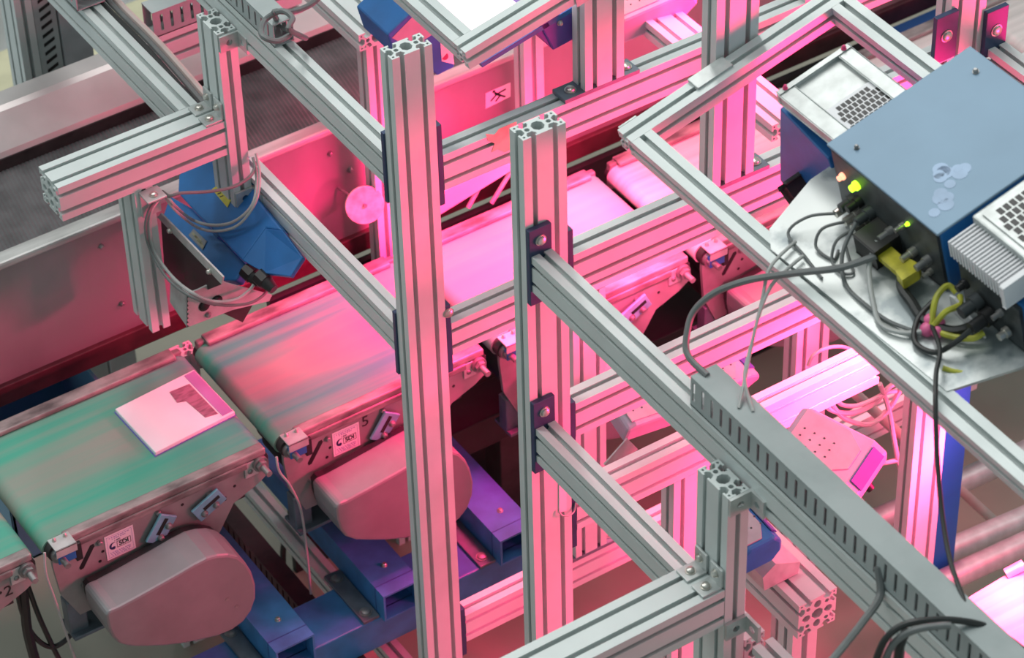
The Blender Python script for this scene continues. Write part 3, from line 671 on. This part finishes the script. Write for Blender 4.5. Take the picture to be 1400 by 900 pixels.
# other scanners lit pink
PALEH = mat('pale_grey_housing', (.42, .40, .50), .45, 0, .08, 18)
scanner('barcode_scanner', 'dotted scanner behind the lower pink-lit beam right of central post', ony(965, 560, -.2), (1, .05, -.05), (-.1, 1, .25), (0, -.25, 1), .15, .15, .05, False, GREYLID, PALEH)
scanner('barcode_scanner', 'pink and violet scanner with steel bracket seen between two pink beams', ony(852, 606, -.22), (1, -.05, -.10), (.05, 1, .3), (.1, -.3, 1), .17, .12, .055, True, GREYLID, PALEH)
bm = B(); prism(bm, [ony(x, y, -.29) for x, y in ((826, 636), (858, 600), (872, 614), (866, 622), (835, 640))], (0, .004, 0)); tag(obj('scanner_bracket', bm, GALV), 'small perforated steel bracket beside the violet scanner between pink beams', 'bracket')
scanner('barcode_scanner', 'bright pink scanner under the slotted trunking at right', ony(1045, 640, -.62), (.50, -.85, -.25), (.9, .42, .12), (.1, -.25, 1), .20, .14, .06, True, GREYLID, PALEH)
scanner('barcode_scanner', 'violet scanner right of the double post below trunking', ony(1010, 792, -.95), (1, .0, .0), (0, 1, .1), (0, -.1, 1), .10, .14, .07, False)
hs = thing('barcode_scanner', 'dark violet angular scanner hanging beneath top centre tilted frame', 'scanner', ony(757, 75, .05))
bm = B(); fr = [ony(x, y, .055) for x, y in ((735, 20), (737, 32), (757, 69), (785, 54), (800, 20))]; prism(bm, fr, (0, .12, -.0)); 
sd = [ony(x, y, .055) for x, y in ((735, 22), (757, 69))]; obj('housing', bm, MATS['violet_paint'], hs, False, .003)
bm = B(); prism(bm, [ony(728, 38, .06), ony(738, 30, .06), ony(757, 69, .06), ony(750, 62, .06)], (0, .11, 0)); obj('side_cheek', bm, MATS['violet_paint'], hs)
obj('screw', bolt_bm(ony(765, 31, .055), (0, -1, 0), .005), BOLT, hs, True)
scanner('barcode_scanner', 'pink scanner beyond upper beam between the two upper posts', ony(850, 62, .55), (1, -.2, .2), (.2, 1, 0), (-.2, 0, 1), .2, .12, .07, False, GREYLID, PALEH)
ts = thing('barcode_scanner', 'blue and pink scanner at top behind the tallest post', 'scanner', ony(590, 90, .55))
tp = [ony(530, 48, .50) + V((0, .0, .0)), ony(572, 8, .50), ony(612, 44, .50), ony(622, 92, .50), ony(598, 104, .50), ony(560, 70, .50), ony(540, 78, .50)]
bm = B(); prism(bm, tp, (0, .13, 0)); obj('housing', bm, BLUE2, ts, False, .004)
bm = B(); prism(bm, [ony(x, y, .499) for x, y in ((536, 52), (571, 16), (600, 42), (562, 66))], (0, .0015, 0)); obj('lid', bm, GREYLID, ts)
bm = B(); prism(bm, [ony(x, y, .499) for x, y in ((602, 56), (618, 60), (621, 88), (604, 84))], (0, .0015, 0)); lw = obj('lens_window', bm, WHITE, ts)
bm = B(); cyl(bm, ony(608, 77, .4988), ony(608, 77, .4984), .008, n=14); obj('lens_ring', bm, RED, lw)
gb = thing('guard_bar', 'bright pink sloping guard bar between the two tall posts', 'guard', ony(650, 270, .82))
bm = B(); prism(bm, [ony(x, y, .80) for x, y in ((596, 268), (712, 200), (712, 226), (596, 298))], (0, .012, 0)); obj('bar', bm, MATS['pale_belt'], gb, False, .002)
for xa, ya, xb, yb in ((640, 284, 664, 240), (672, 278, 700, 232)):
    bm = B(); cyl(bm, ony(xa, ya, .81), ony(xb, yb, .815), .006, n=10); obj('rod', bm, GALV, gb, True)
# led light panel in the top frame and lamp bars
lp = thing('light_panel', 'glowing white-pink light panel inside the top tilted frame', 'lamp', F2(.2, .2, -.1))
bm = B(); prism(bm, [F2(.055, .06, -.10), F2(.33, .06, -.10), F2(.33, .5, -.10), F2(.055, .5, -.10)], n2 * .012); obj('diffuser', bm, GLOW, lp)
bm = B(); prism(bm, [F2(.05, .055, -.112), F2(.335, .055, -.112), F2(.335, .505, -.112), F2(.05, .505, -.112)], n2 * .011); obj('housing', bm, BLUE2, lp)
bm = B()
for i in range(6): cyl(bm, F2(.25, .08 + i * .012, -.088), F2(.25, .08 + i * .012, -.0875), .002, n=8)
obj('vent_hole', bm, BLACK, lp)

# ------------------------------------------------------------------ scanner boxes on the right frame
pt = tag(None or obj('mounting_plate', (lambda b: (prism(b, [F(.047, .40, -.004), F(.17, .36, -.004), F(.46, .36, -.004), F(.46, .95, -.004), F(.16, .95, -.004), F(.035, .90, -.004), F(.02, .44, -.004)], n_ * .006), b)[1])(B()), mat('bright_alu_plate', (.58, .61, .60), .4, .3, .25, 10, contrast=(.38, .5), col2=(.26, .30, .31))), 'bright aluminium mounting plate under the cables on right tilted frame', 'plate')
cm = thing('camera_unit', 'large steel-blue lidded camera box on the right tilted frame', 'camera', F(.33, .59, .003))
bm = B(); box(bm, (.178, .448, .003), (.487, .738, .150), MF); obj('case', bm, BLUE2, cm, False, .004)
bm = B(); box(bm, (.17, .443, .150), (.49, .742, .156), MF); ld = obj('lid', bm, SBLUE, cm, False, .002)
bm = B()
for i in range(15):
    a = 2.2 + i * .16; rr = .075 + .012 * math.sin(i * 2.1)
    p = (.235 + .045 * math.cos(a * 1.7) + .02 * math.sin(i), .655 + rr * math.sin(a) * .5 + .035)
    if p[0] > .18: cyl(bm, F(p[0], p[1] - .02, .1562), F(p[0], p[1] - .02, .1565), .010 + .004 * ((i * 5) % 3) / 2, n=14)
obj('smear', bm, SMEAR, ld)
obj('screw', bolt_bm(F(.455, .50, .156), n_, .005), STEEL, ld, True); obj('screw', bolt_bm(F(.2, .49, .156), n_, .004), STEEL, ld, True)
bm = B(); box(bm, (.172, .452, .006), (.178, .734, .146), MF, .001); pn = obj('connector_panel', bm, DGREY, cm)
def conn(parent, b, c, r, ln, m, name='connector', sq=False):
    bm = B()
    if sq: box(bm, (.172 - ln, b - r, c - r * .8), (.172, b + r, c + r * .8), MF, .002)
    else:
        cyl(bm, F(.172, b, c), F(.172 - ln * .4, b, c), r, n=12); cyl(bm, F(.172 - ln * .4, b, c), F(.172 - ln, b, c), r * .72, n=12)
    obj(name, bm, m, parent, True)
for b, c, r, ln, m in ((.48, .03, .011, .035, BOLT), (.492, .05, .012, .03, DGREY), (.505, .028, .011, .035, BOLT), (.53, .03, .012, .036, BOLT), (.515, .065, .011, .03, BLACK), (.545, .06, .012, .035, DGREY), (.60, .055, .009, .03, STEEL), (.64, .10, .006, .02, BOLT), (.66, .05, .009, .03, BOLT), (.70, .06, .009, .03, STEEL), (.70, .03, .006, .02, BOLT)): conn(pn, b, c, r, ln, m)
conn(pn, .59, .035, .028, .055, BLACK, 'plug', True)
conn(pn, .475, .098, .007, .012, RLED, 'indicator_lamp'); conn(pn, .515, .105, .009, .015, GLED, 'indicator_lamp'); conn(pn, .655, .115, .004, .006, GLED, 'indicator_lamp')
FH = lambda x, y, h: on_plane(x, y, F(0, 0, h), n_)
bm = B(); prism(bm, [FH(x, y, .030) for x, y in ((1194, 350), (1212, 336), (1252, 372), (1236, 386))], n_ * .012); prism(bm, [FH(x, y, .024) for x, y in ((1227, 384), (1246, 366), (1260, 374), (1258, 382), (1236, 396))], n_ * .024)
tag(obj('flat_connector', bm, mat('yellow_plug', (.62, .55, .04), .45, 0, .2, 40)), 'yellow flat plug beside the camera box connector panel', 'plug')
# rear unit with fan grille
ru = thing('camera_unit', 'blue scanner unit with fan grille behind the large steel-blue box', 'camera', F(.27, .34, -.10))
PU = lambda x, y: on_plane(x, y, F(.213, 0, 0), u)
bm = B(); prism(bm, [PU(*q) for q in ((1066, 148), (1066, 246), (1077, 262), (1112, 284), (1139, 262), (1138, 232), (1132, 217))], u * .158); obj('case', bm, BLUE2, ru, False, .003)
bm = B(); box(bm, (.211, .243, .08), (.243, .44, .102), MF, .002); box(bm, (.345, .243, .08), (.373, .44, .102), MF, .002); box(bm, (.211, .236, .08), (.373, .243, .105), MF, .002); obj('top_rail', bm, GALV, ru)
bm = B(); box(bm, (.243, .243, .08), (.345, .44, .094), MF); obj('top_plate', bm, GALV, ru)
def grille(parent, a0, a1, b0, b1, c, na, nb, m=WHITE, hole=BLACK):
    bm = B(); box(bm, (a0, b0, c), (a1, b1, c + .003), MF); g = obj('fan_grille', bm, m, parent)
    bm = B(); da = (a1 - a0) / (na + 1); db = (b1 - b0) / (nb + 1)
    for i in range(na):
        for j in range(nb):
            if (i in (0, na - 1)) and (j in (0, nb - 1)): continue
            x = a0 + da * (i + .6 + (.4 if j % 2 else 0)); y = b0 + db * (j + .6); box(bm, (x - da * .12, y - db * .05, c + .003), (x + da * .62, y + db * .76, c + .0036), MF)
    obj('grille_hole', bm, hole, g)
grille(ru, .247, .352, .33, .44, .0945, 9, 7)
k0 = PU(1106, 264)
bm = B(); box(bm, (-.028, -.034, -.02), (.004, .034, .022), _m(k0, u, (v_ * .8 - n_ * .6).normalized(), u.cross((v_ * .8 - n_ * .6).normalized())), .008); obj('knob', bm, BLACK, ru, True)
for a in (.227, .36): obj('screw', bolt_bm(F(a, .240, .105), V((0, 0, 1)), .004), RED, ru, True)
# front unit with heat sink
fu = thing('camera_unit', 'camera unit with finned heat sink at the right edge', 'camera', F(.33, .9, .003))
bm = B(); box(bm, (.185, .772, .003), (.49, 1.06, .115), MF); obj('case', bm, BLUE2, fu, False, .004)
bm = B(); box(bm, (.222, .772, .115), (.42, 1.06, .185), MF); obj('hood', bm, GALV, fu, False, .004)
grille(fu, .235, .41, .785, 1.05, .1855, 12, 14, GALV)
bm = B()
for i in range(18): box(bm, (.165, .778 + i * .0078, .135), (.222, .781 + i * .0078, .172), MF)
box(bm, (.19, .774, .13), (.222, .92, .137), MF); obj('heat_sink', bm, MATS['white_label'], fu)
bm = B(); box(bm, (.16, .915, .125), (.225, .923, .175), MF, .001); obj('end_fin', bm, WHITE, fu)
bm = B(); box(bm, (.178, .778, .006), (.185, .93, .112), MF, .001); pn2 = obj('connector_panel', bm, DGREY, fu)
for b, c, r, ln, m in ((.80, .08, .010, .02, BLACK), (.83, .06, .016, .04, DGREY), (.86, .05, .016, .045, BLACK), (.89, .08, .007, .02, STEEL), (.90, .04, .010, .02, BOLT)): conn(pn2, b, c, r, ln, m)
bm = B(); prism(bm, [F(.15, b, c) for b, c in ((.775, .004), (.775, .045), (.79, .05), (.85, .012), (.86, .004))], u * .004); tag(obj('stiffener', bm, WHITE), 'small white angle plate below the finned heat sink', 'plate')

# cables on the mounting plate
def fp(L): return [F(*q) for q in L]
cable('thick grey cable from the camera box plug to the slotted trunking', [FH(1198, 350, .045), FH(1150, 366, .035), FH(1100, 372, .03), FH(1060, 377, .022), FH(1020, 384, .01), FH(978, 400, -.01), FH(950, 424, -.04), FH(940, 452, -.06), FH(940, 485, -.08), V((.035, -.972, 2.094))], .0062, CABLE)
cable('thin grey cable hanging from right frame down to trunking', [FH(1098, 350, .012), FH(1072, 372, .012), FH(1052, 395, .0), FH(1035, 440, -.03), FH(1022, 500, -.07), V((.03, -1.07, 2.094))], .0032, LCABLE)
cable('second thin grey cable hanging from right frame to trunking', [FH(1088, 330, .012), FH(1064, 352, .014), FH(1050, 372, .012), FH(1042, 410, -.01), FH(1030, 460, -.05), FH(1018, 515, -.075), V((.045, -1.09, 2.094))], .0032, LCABLE)
loops = [
    ('thin cable arching over plate from the leftmost camera connector', [(.14, .48, .03), (.10, .45, .03), (.06, .44, .012), (.05, .50, .006), (.04, .56, .006)], .0028, CABLE),
    ('thin cable curling on plate below the camera connectors', [(.14, .505, .028), (.10, .49, .03), (.075, .50, .01), (.08, .54, .006), (.10, .53, .006)], .0028, CABLE),
    ('thin cable making a round loop on the plate', [(.135, .53, .03), (.10, .53, .03), (.075, .545, .012), (.07, .575, .008), (.085, .59, .008), (.10, .56, .01), (.11, .54, .02)], .0028, CABLE),
    ('grey cable running along the plate towards the cable knot', [(.137, .545, .06), (.09, .56, .03), (.06, .60, .008), (.055, .66, .008), (.06, .72, .008), (.075, .77, .012)], .0036, CABLE),
    ('grey cable curved in a wide arc near the frame rail', [(.138, .60, .055), (.10, .62, .03), (.06, .68, .01), (.045, .72, .01), (.06, .76, .012), (.09, .785, .015), (.11, .79, .02)], .0045, LCABLE),
    ('dark cable coiled under the heat sink', [(.14, .86, .05), (.10, .85, .03), (.07, .83, .012), (.06, .79, .012), (.09, .76, .02), (.13, .755, .03)], .005, BCABLE),
    ('thick black cable bundle lying below the camera connectors', [(.15, .655, .02), (.12, .68, .018), (.11, .72, .016), (.10, .77, .016), (.12, .82, .016), (.16, .84, .02)], .009, BCABLE),
    ('upper yellow-green cable arching out of the knot', [(.10, .785, .02), (.13, .765, .045), (.16, .76, .05), (.165, .775, .04)], .0055, YCABLE),
    ('middle yellow-green cable arching out of the knot', [(.10, .79, .02), (.125, .795, .04), (.15, .80, .04), (.165, .785, .04)], .0055, YCABLE),
    ('lower yellow-green cable curving to the black gland', [(.10, .80, .015), (.11, .83, .018), (.13, .855, .018), (.15, .86, .02)], .0055, YCABLE),
    ('yellow and dark cable at the corner of the plate', [(.06, .86, .006), (.08, .885, -.002), (.12, .90, -.01), (.17, .93, -.005), (.22, .95, 0)], .0045, YCABLE),
]
for lab, pts, r, m in loops: cable(lab, fp(pts), r, m)
bm = B(); 
for a, b, c, r in ((.092, .782, .012, .013), (.105, .775, .02, .011), (.10, .80, .014, .011), (.113, .79, .018, .010)): bmesh.ops.create_uvsphere(bm, u_segments=12, v_segments=8, radius=r, matrix=Matrix.Translation(F(a, b, c)))
tag(obj('plug_cluster', bm, mat('pink_plug', (.85, .16, .36), .4, 0, .1, 20), None, True), 'cluster of pink plugs in cable knot on the plate', 'plug')
cable('long black cable hanging from the cable knot down past right frame', [F(.10, .785, .02), FH(1285, 478, .035), FH(1280, 510, .03), FH(1279, 550, .02), FH(1280, 600, -.01), FH(1283, 650, -.04), FH(1289, 710, -.07), FH(1300, 770, -.09), FH(1320, 826, -.10)], .0042, BCABLE)

# ------------------------------------------------------------------ right side background structure
bm = B(); a = ony(1312, 560, -.20); 
box(bm, (1.14, -.36, 0), (1.24, -.30, 1.6), bev=.003); tag(obj('blue_post', bm, mat('shaded_blue_paint', (.004, .13, .36), .5, 0, .1, 10)), 'flat blue steel post right of the pink-lit upright', 'post')  # red left out of the blue to imitate shade from the pink lamps
beam('pink-lit post behind the middle beams below right frame', (.86, -.2, 0), (.95, -.155, 1.5), 'z', 'aluminium_post', 'post')
beam('pink post seen through the right tilted frame', (1.00, .0, 1.924), (1.09, .045, 2.1), 'z', 'aluminium_post', 'post')
tr = thing('aluminium_post', 'tall aluminium post with two bolted plates at top right, glowing pink below the frame', 'post', (1.045, -.43, 0))
bm = B(); ext_box(bm, (1.0, -.45, 0), (1.09, -.405, 2.5), 2); obj('extrusion', bm, ALU, tr)
for x0, z0 in ((.955, 2.06), (1.085, 2.02)):
    bm = B(); box(bm, (x0, -.462, z0), (x0 + .055, -.4505, z0 + .11), bev=.001); pl = obj('bolted_plate', bm, PLATE, tr); add_bolt(pl, (x0 + .027, -.462, z0 + .06), (0, -1, 0), .011)
beam('aluminium beam leaving the top right post towards right edge', (1.095, -1.2, 1.96), (1.14, -.4625, 2.04), 'y')
beam('aluminium beam leaving top right post leftwards behind camera box', (.72, -.449, 1.985), (.9995, -.406, 2.06), 'x')
beam('pink beam going back at top between the two upper posts', (onz(905, 20, 1.575).x - .045, .06, 1.53), (onz(905, 20, 1.575).x + .045, 1.4, 1.575), 'y')
# slim pipes and rollers at right bottom
bm = B(); cyl(bm, ony(1160, 530, -.10), ony(1420, 768, -.10), .013, n=14); tag(obj('conduit_pipe', bm, TUBEP, None, True), 'pale round pipe slanting down to right edge behind posts', 'pipe')
def roller(label, p, q, r=.03, m=GALV):
    bm = B(); cyl(bm, p, q, r, n=20); cyl(bm, p, p + (p - q).normalized() * .03, r * .4, n=10); tag(obj('conveyor_roller', bm, m, None, True), label, 'roller', None)
roller('grey floor roller right of trunking, upper one', onz(1190, 715, .30), onz(1420, 610, .30))
roller('grey floor roller right of trunking, middle one', onz(1210, 790, .30), onz(1420, 700, .30))
roller('grey floor roller right of trunking, lowest one', onz(1280, 800, .42), onz(1420, 735, .42))
rb = thing('lit_box', 'overexposed pink box glowing in the bottom right corner', 'box', onz(1370, 840, 1.0))
z0 = 1.0
bm = B(); prism(bm, [onz(x, y, z0) for x, y in ((1300, 830), (1400, 770), (1470, 800), (1430, 900), (1350, 880))], (0, 0, -.2)); obj('case', bm, MATS['pale_belt'], rb, False, .004)
bm = B(); cyl(bm, onz(1375, 785, z0 + .004), onz(1400, 772, z0 + .02), .012, n=12); obj('handle', bm, GALV, rb, True)
# bottom right cluster under trunking
beam('pink-lit aluminium stub with open end below the trunking', (.245, -1.0, 1.325), (.335, -.78, 1.415), 'y')
beam('pink upright under the open-ended stub at bottom right', (.258, -.97, 0), (.318, -.925, 1.3245), 'z', 'aluminium_post', 'post')
bm = B(); prism(bm, [V((.215, -.93, 1.417)), V((.295, -.93, 1.417)), V((.30, -.93, 1.445)), V((.24, -.93, 1.475)), V((.21, -.93, 1.455))], (0, .14, 0)); tag(obj('lamp_hood', bm, GALV), 'folded sheet hood above the open-ended pink stub', 'hood')
# bottom right foreground cables
cable('grey cable dropping from a trunking slot at bottom right', [V((.012, -1.475, 2.06)), ony(1203, 815, -1.50), ony(1180, 850, -1.53), ony(1140, 900, -1.58), ony(1110, 930, -1.6)], .0068, CABLE)
cable('dark cable arching over trunking at bottom right corner', [ony(1195, 910, -1.62), ony(1210, 875, -1.63), ony(1235, 855, -1.64), ony(1275, 848, -1.66), ony(1320, 850, -1.68), ony(1360, 862, -1.70), ony(1400, 890, -1.7)], .006, BCABLE)
cable('grey cable arching below dark one at bottom right corner', [ony(1205, 915, -1.63), ony(1222, 880, -1.64), ony(1250, 862, -1.66), ony(1285, 856, -1.68), ony(1300, 856, -1.69)], .006, CABLE)
cable('black cable stub hanging in front of trunking at bottom edge', [ony(1240, 862, -1.62), ony(1230, 885, -1.62), ony(1226, 930, -1.62)], .008, BCABLE)
cable('thick dark cable looping from trunking mouth at top', [V((.03, .50, 1.97)), V((.05, .44, 1.97)), ony(395, 40, .40), ony(400, 25, .42), ony(385, 15, .45), ony(362, 28, .47), ony(358, 48, .42), ony(378, 56, .40), ony(396, 48, .41)], .0062, CABLE)
cable('dark cable running right from trunking mouth along the top', [V((.03, .52, 1.975)), ony(375, 16, .46), ony(400, 16, .5), ony(425, 6, .52), ony(440, -8, .54)], .0062, CABLE)

# magenta cable coil at right
cp = lambda L: [ony(x, y, -.30) for x, y in L]
for lab, L, r in (('outer pink cable coil below glowing beam end', [(1128, 520), (1122, 540), (1135, 560), (1165, 565), (1195, 552), (1215, 530), (1232, 520)], .006),
                  ('inner pink cable coil below glowing beam end', [(1140, 540), (1150, 553), (1170, 555), (1190, 548), (1210, 538), (1225, 535)], .005),
                  ('third pink cable coil below glowing beam end', [(1133, 540), (1142, 560), (1160, 575), (1190, 580), (1215, 560), (1232, 530)], .006),
                  ('long pink cable hanging left of the pink-lit upright', [(1203, 525), (1215, 560), (1222, 600), (1230, 640), (1242, 690), (1250, 740)], .006),
                  ('pink cable running to the pink-lit upright', [(1190, 610), (1180, 630), (1200, 634), (1225, 630), (1245, 625)], .005),
                  ('thin pink cable arching over the glowing beam', [(1105, 500), (1112, 486), (1130, 476), (1150, 474), (1165, 478)], .004)):
    cable(lab, cp(L), r, mat('cable_' + str(len(MATS)), (.55, .5, .5), .45, 0, .1, 20))

# ------------------------------------------------------------------ top left structure
beam('diagonal aluminium beam with cables on top at top left', (-.108, .751, 1.575), (-.063, 3.0, 1.66), 'y')
for i, (dx, lab, m, rr) in enumerate(((0, 'leftmost', BCABLE, .008), (.017, 'middle', CABLE, .007), (.033, 'rightmost', TUBEP, .008))):
    cable(lab + ' of three cables lying beside the diagonal top left beam', [V((-0.053 + dx, .765 + .0 * i, 1.63)), V((-0.050 + dx, 1.0, 1.645)), V((-0.056 + dx, 1.2, 1.655)), V((-0.048 + dx, 1.5, 1.66)), V((-0.048 + dx, 2.2, 1.67))], rr, m)
trunking('short grey slotted trunking above the diagonal beam at top left', -.122, -.05, 1.20, 3.0, 1.6655, 1.73)
q = ony(232, 60, 1.15)
beam('pink-lit beam crossing behind the short double post at top left', (q.x - .035, 1.15, q.z - .055), (q.x + .35, 1.195, q.z + .03), 'x')
trunking('pink-lit slotted trunking on the beam behind short double post', q.x - .035, q.x + .35, 1.15, 1.20, q.z + .0305, q.z + .10, 'x', .026)
q = ony(46, 76, 1.7)
beam('leftmost upright aluminium post in the top left corner', (q.x - .03, 1.7, 0), (q.x + .015, 1.79, q.z + .6), 'z', 'aluminium_post', 'post')
t = thing('cable_trunking', 'upright slotted trunking in top left corner beside leftmost post', 'trunking', (q.x + .06, 1.75, 0))
bm = B(); box(bm, (q.x + .017, 1.702, 0), (q.x + .075, 1.785, q.z + .6)); obj('duct', bm, DUCT, t)
bm = B()
for k in range(30):
    zz = q.z - .25 + k * .026
    prism(bm, [V((q.x + .032, 1.7015, zz)), V((q.x + .062, 1.7015, zz + .012)), V((q.x + .062, 1.7015, zz + .022)), V((q.x + .032, 1.7015, zz + .010))], (0, .0005, 0))
obj('slot', bm, BLACK, t)
bm = B(); box(bm, (q.x + .08, 1.70, 0), (q.x + .16, 1.735, q.z + .6), bev=.003); tag(obj('steel_upright', bm, GREYLID), 'plain grey steel upright right of the corner trunking', 'post')
a = onz(150, 100, .12)
bm = B(); box(bm, (a.x - .35, a.y - .5, 0), (a.x + .35, a.y + .3, .12), bev=.01); tag(obj('carton', bm, CARTON), 'pale yellow carton on the floor behind top left beams', 'carton')
a = onz(118, 60, .25)
bm = B(); box(bm, (a.x - .15, a.y + .42, 0), (a.x + .4, a.y + .75, .25), bev=.01); tag(obj('carton', bm, WHITE), 'white carton on the floor behind top left beams', 'carton')
cable('thin dark cable hanging beside the steel upright at top left', [ony(98, 40, 1.72), ony(105, 85, 1.72), ony(114, 126, 1.72)], .005, BCABLE)
# flat dark machine panel behind pale conveyors at top right
bm = B(); box(bm, (2.0, .82, .3), (3.2, .88, .93), bev=.005); tag(obj('machine_panel', bm, DBIN), 'dark navy machine panel at top right beyond pale conveyors', 'panel')

# bundles near the left corner under the first conveyor
for lab, L, r in (('black cable looping below the cut-off left conveyor', [(20, 780), (28, 830), (45, 868), (70, 885), (95, 870), (108, 840)], .006),
                  ('thick black cable hanging below the cut-off left conveyor', [(30, 795), (34, 830), (38, 865), (50, 910)], .012),
                  ('black cable slanting under the cut-off left conveyor', [(36, 795), (52, 840), (70, 880), (85, 910)], .006)):
    cable(lab, [ony(x, y, .42) for x, y in L], r, BCABLE)
cable('grey sensor cable dropping between the cut-off and green conveyors', [ony(61, 756, .33), ony(63, 785, .32), ony(75, 820, .32), ony(88, 860, .33), ony(104, 905, .35)], .003, LCABLE)
cable('grey sensor cable dropping between the green and number 5 conveyors', [ony(378, 625, .33), ony(382, 645, .32), ony(397, 665, .31), ony(412, 700, .32), ony(420, 760, .34), ony(425, 812, .36)], .003, LCABLE)
cable('black cable lying across the beige floor', [onz(398, 722, .2), onz(388, 745, .1), onz(387, 775, .02), onz(386, 800, .01)], .008, BCABLE)

# ------------------------------------------------------------------ lights
def area(name, loc, target, sx, sy, power, col, spread=180):
    l = bpy.data.lights.new(name, 'AREA'); l.shape = 'RECTANGLE'; l.size = sx; l.size_y = sy; l.energy = power; l.color = col; l.spread = math.radians(spread)
    o = bpy.data.objects.new(name, l); COL.objects.link(o); o.location = V(loc)
    o.rotation_euler = (V(target) - V(loc)).to_track_quat('-Z', 'Y').to_euler(); return o
w = bpy.data.worlds.new('world'); sc.world = w; w.use_nodes = True
bg = w.node_tree.nodes['Background']; bg.inputs[0].default_value = (.78, .95, .96, 1); bg.inputs[1].default_value = .43
COOL = (1, .985, .96)
for x in (-2.5, 1.5): area('ceiling_lamp', (x, 2.5, 7.5), (x * .6, 1.0, 0), .5, 5, 165, COOL)
area('ceiling_lamp', (4.5, -2, 7.5), (1, 0, 0), .5, 5, 90, COOL)
MAG = (1, .008, .19)
MAG2 = (1, .010, .135)  # LED colour of the scanners' own lamps
area('scanner_lamp', (1.40, -1.35, 1.55), (.4, .0, 1.55), .5, .5, 50, MAG2, 125)
area('scanner_lamp', (.85, -1.1, 1.05), (.35, .0, 1.0), .4, .3, 4, MAG2, 110)
area('scanner_lamp', (.70, .28, 1.80), (.46, .60, 1.0), .35, .3, 21, (1, .01, .14), 72)
area('scanner_lamp', (1.25, .40, 1.7), (.8, .45, 1.0), .3, .3, 15, MAG2, 130)
HOT = (1, .07, .22)  # small lamps without bodies, added to burn out single bright spots
area('scanner_lamp', (.96, -.64, 1.50), (.74, -.44, 1.29), .15, .08, 7, HOT, 100)
area('scanner_lamp', (1.20, -.66, 1.05), (1.04, -.45, .92), .15, .08, 5, HOT, 100)
area('scanner_lamp', (.88, .20, 1.24), (.85, .37, 1.0), .10, .06, 2.2, HOT, 90)
area('scanner_lamp', (.92, .60, 1.30), (.86, .62, 1.0), .15, .08, 3, HOT, 90)
q = onz(1388, 800, 1.0)
area('scanner_lamp', (q.x, q.y - .02, 1.22), (q.x, q.y, 1.0), .15, .1, 2.5, HOT, 90)
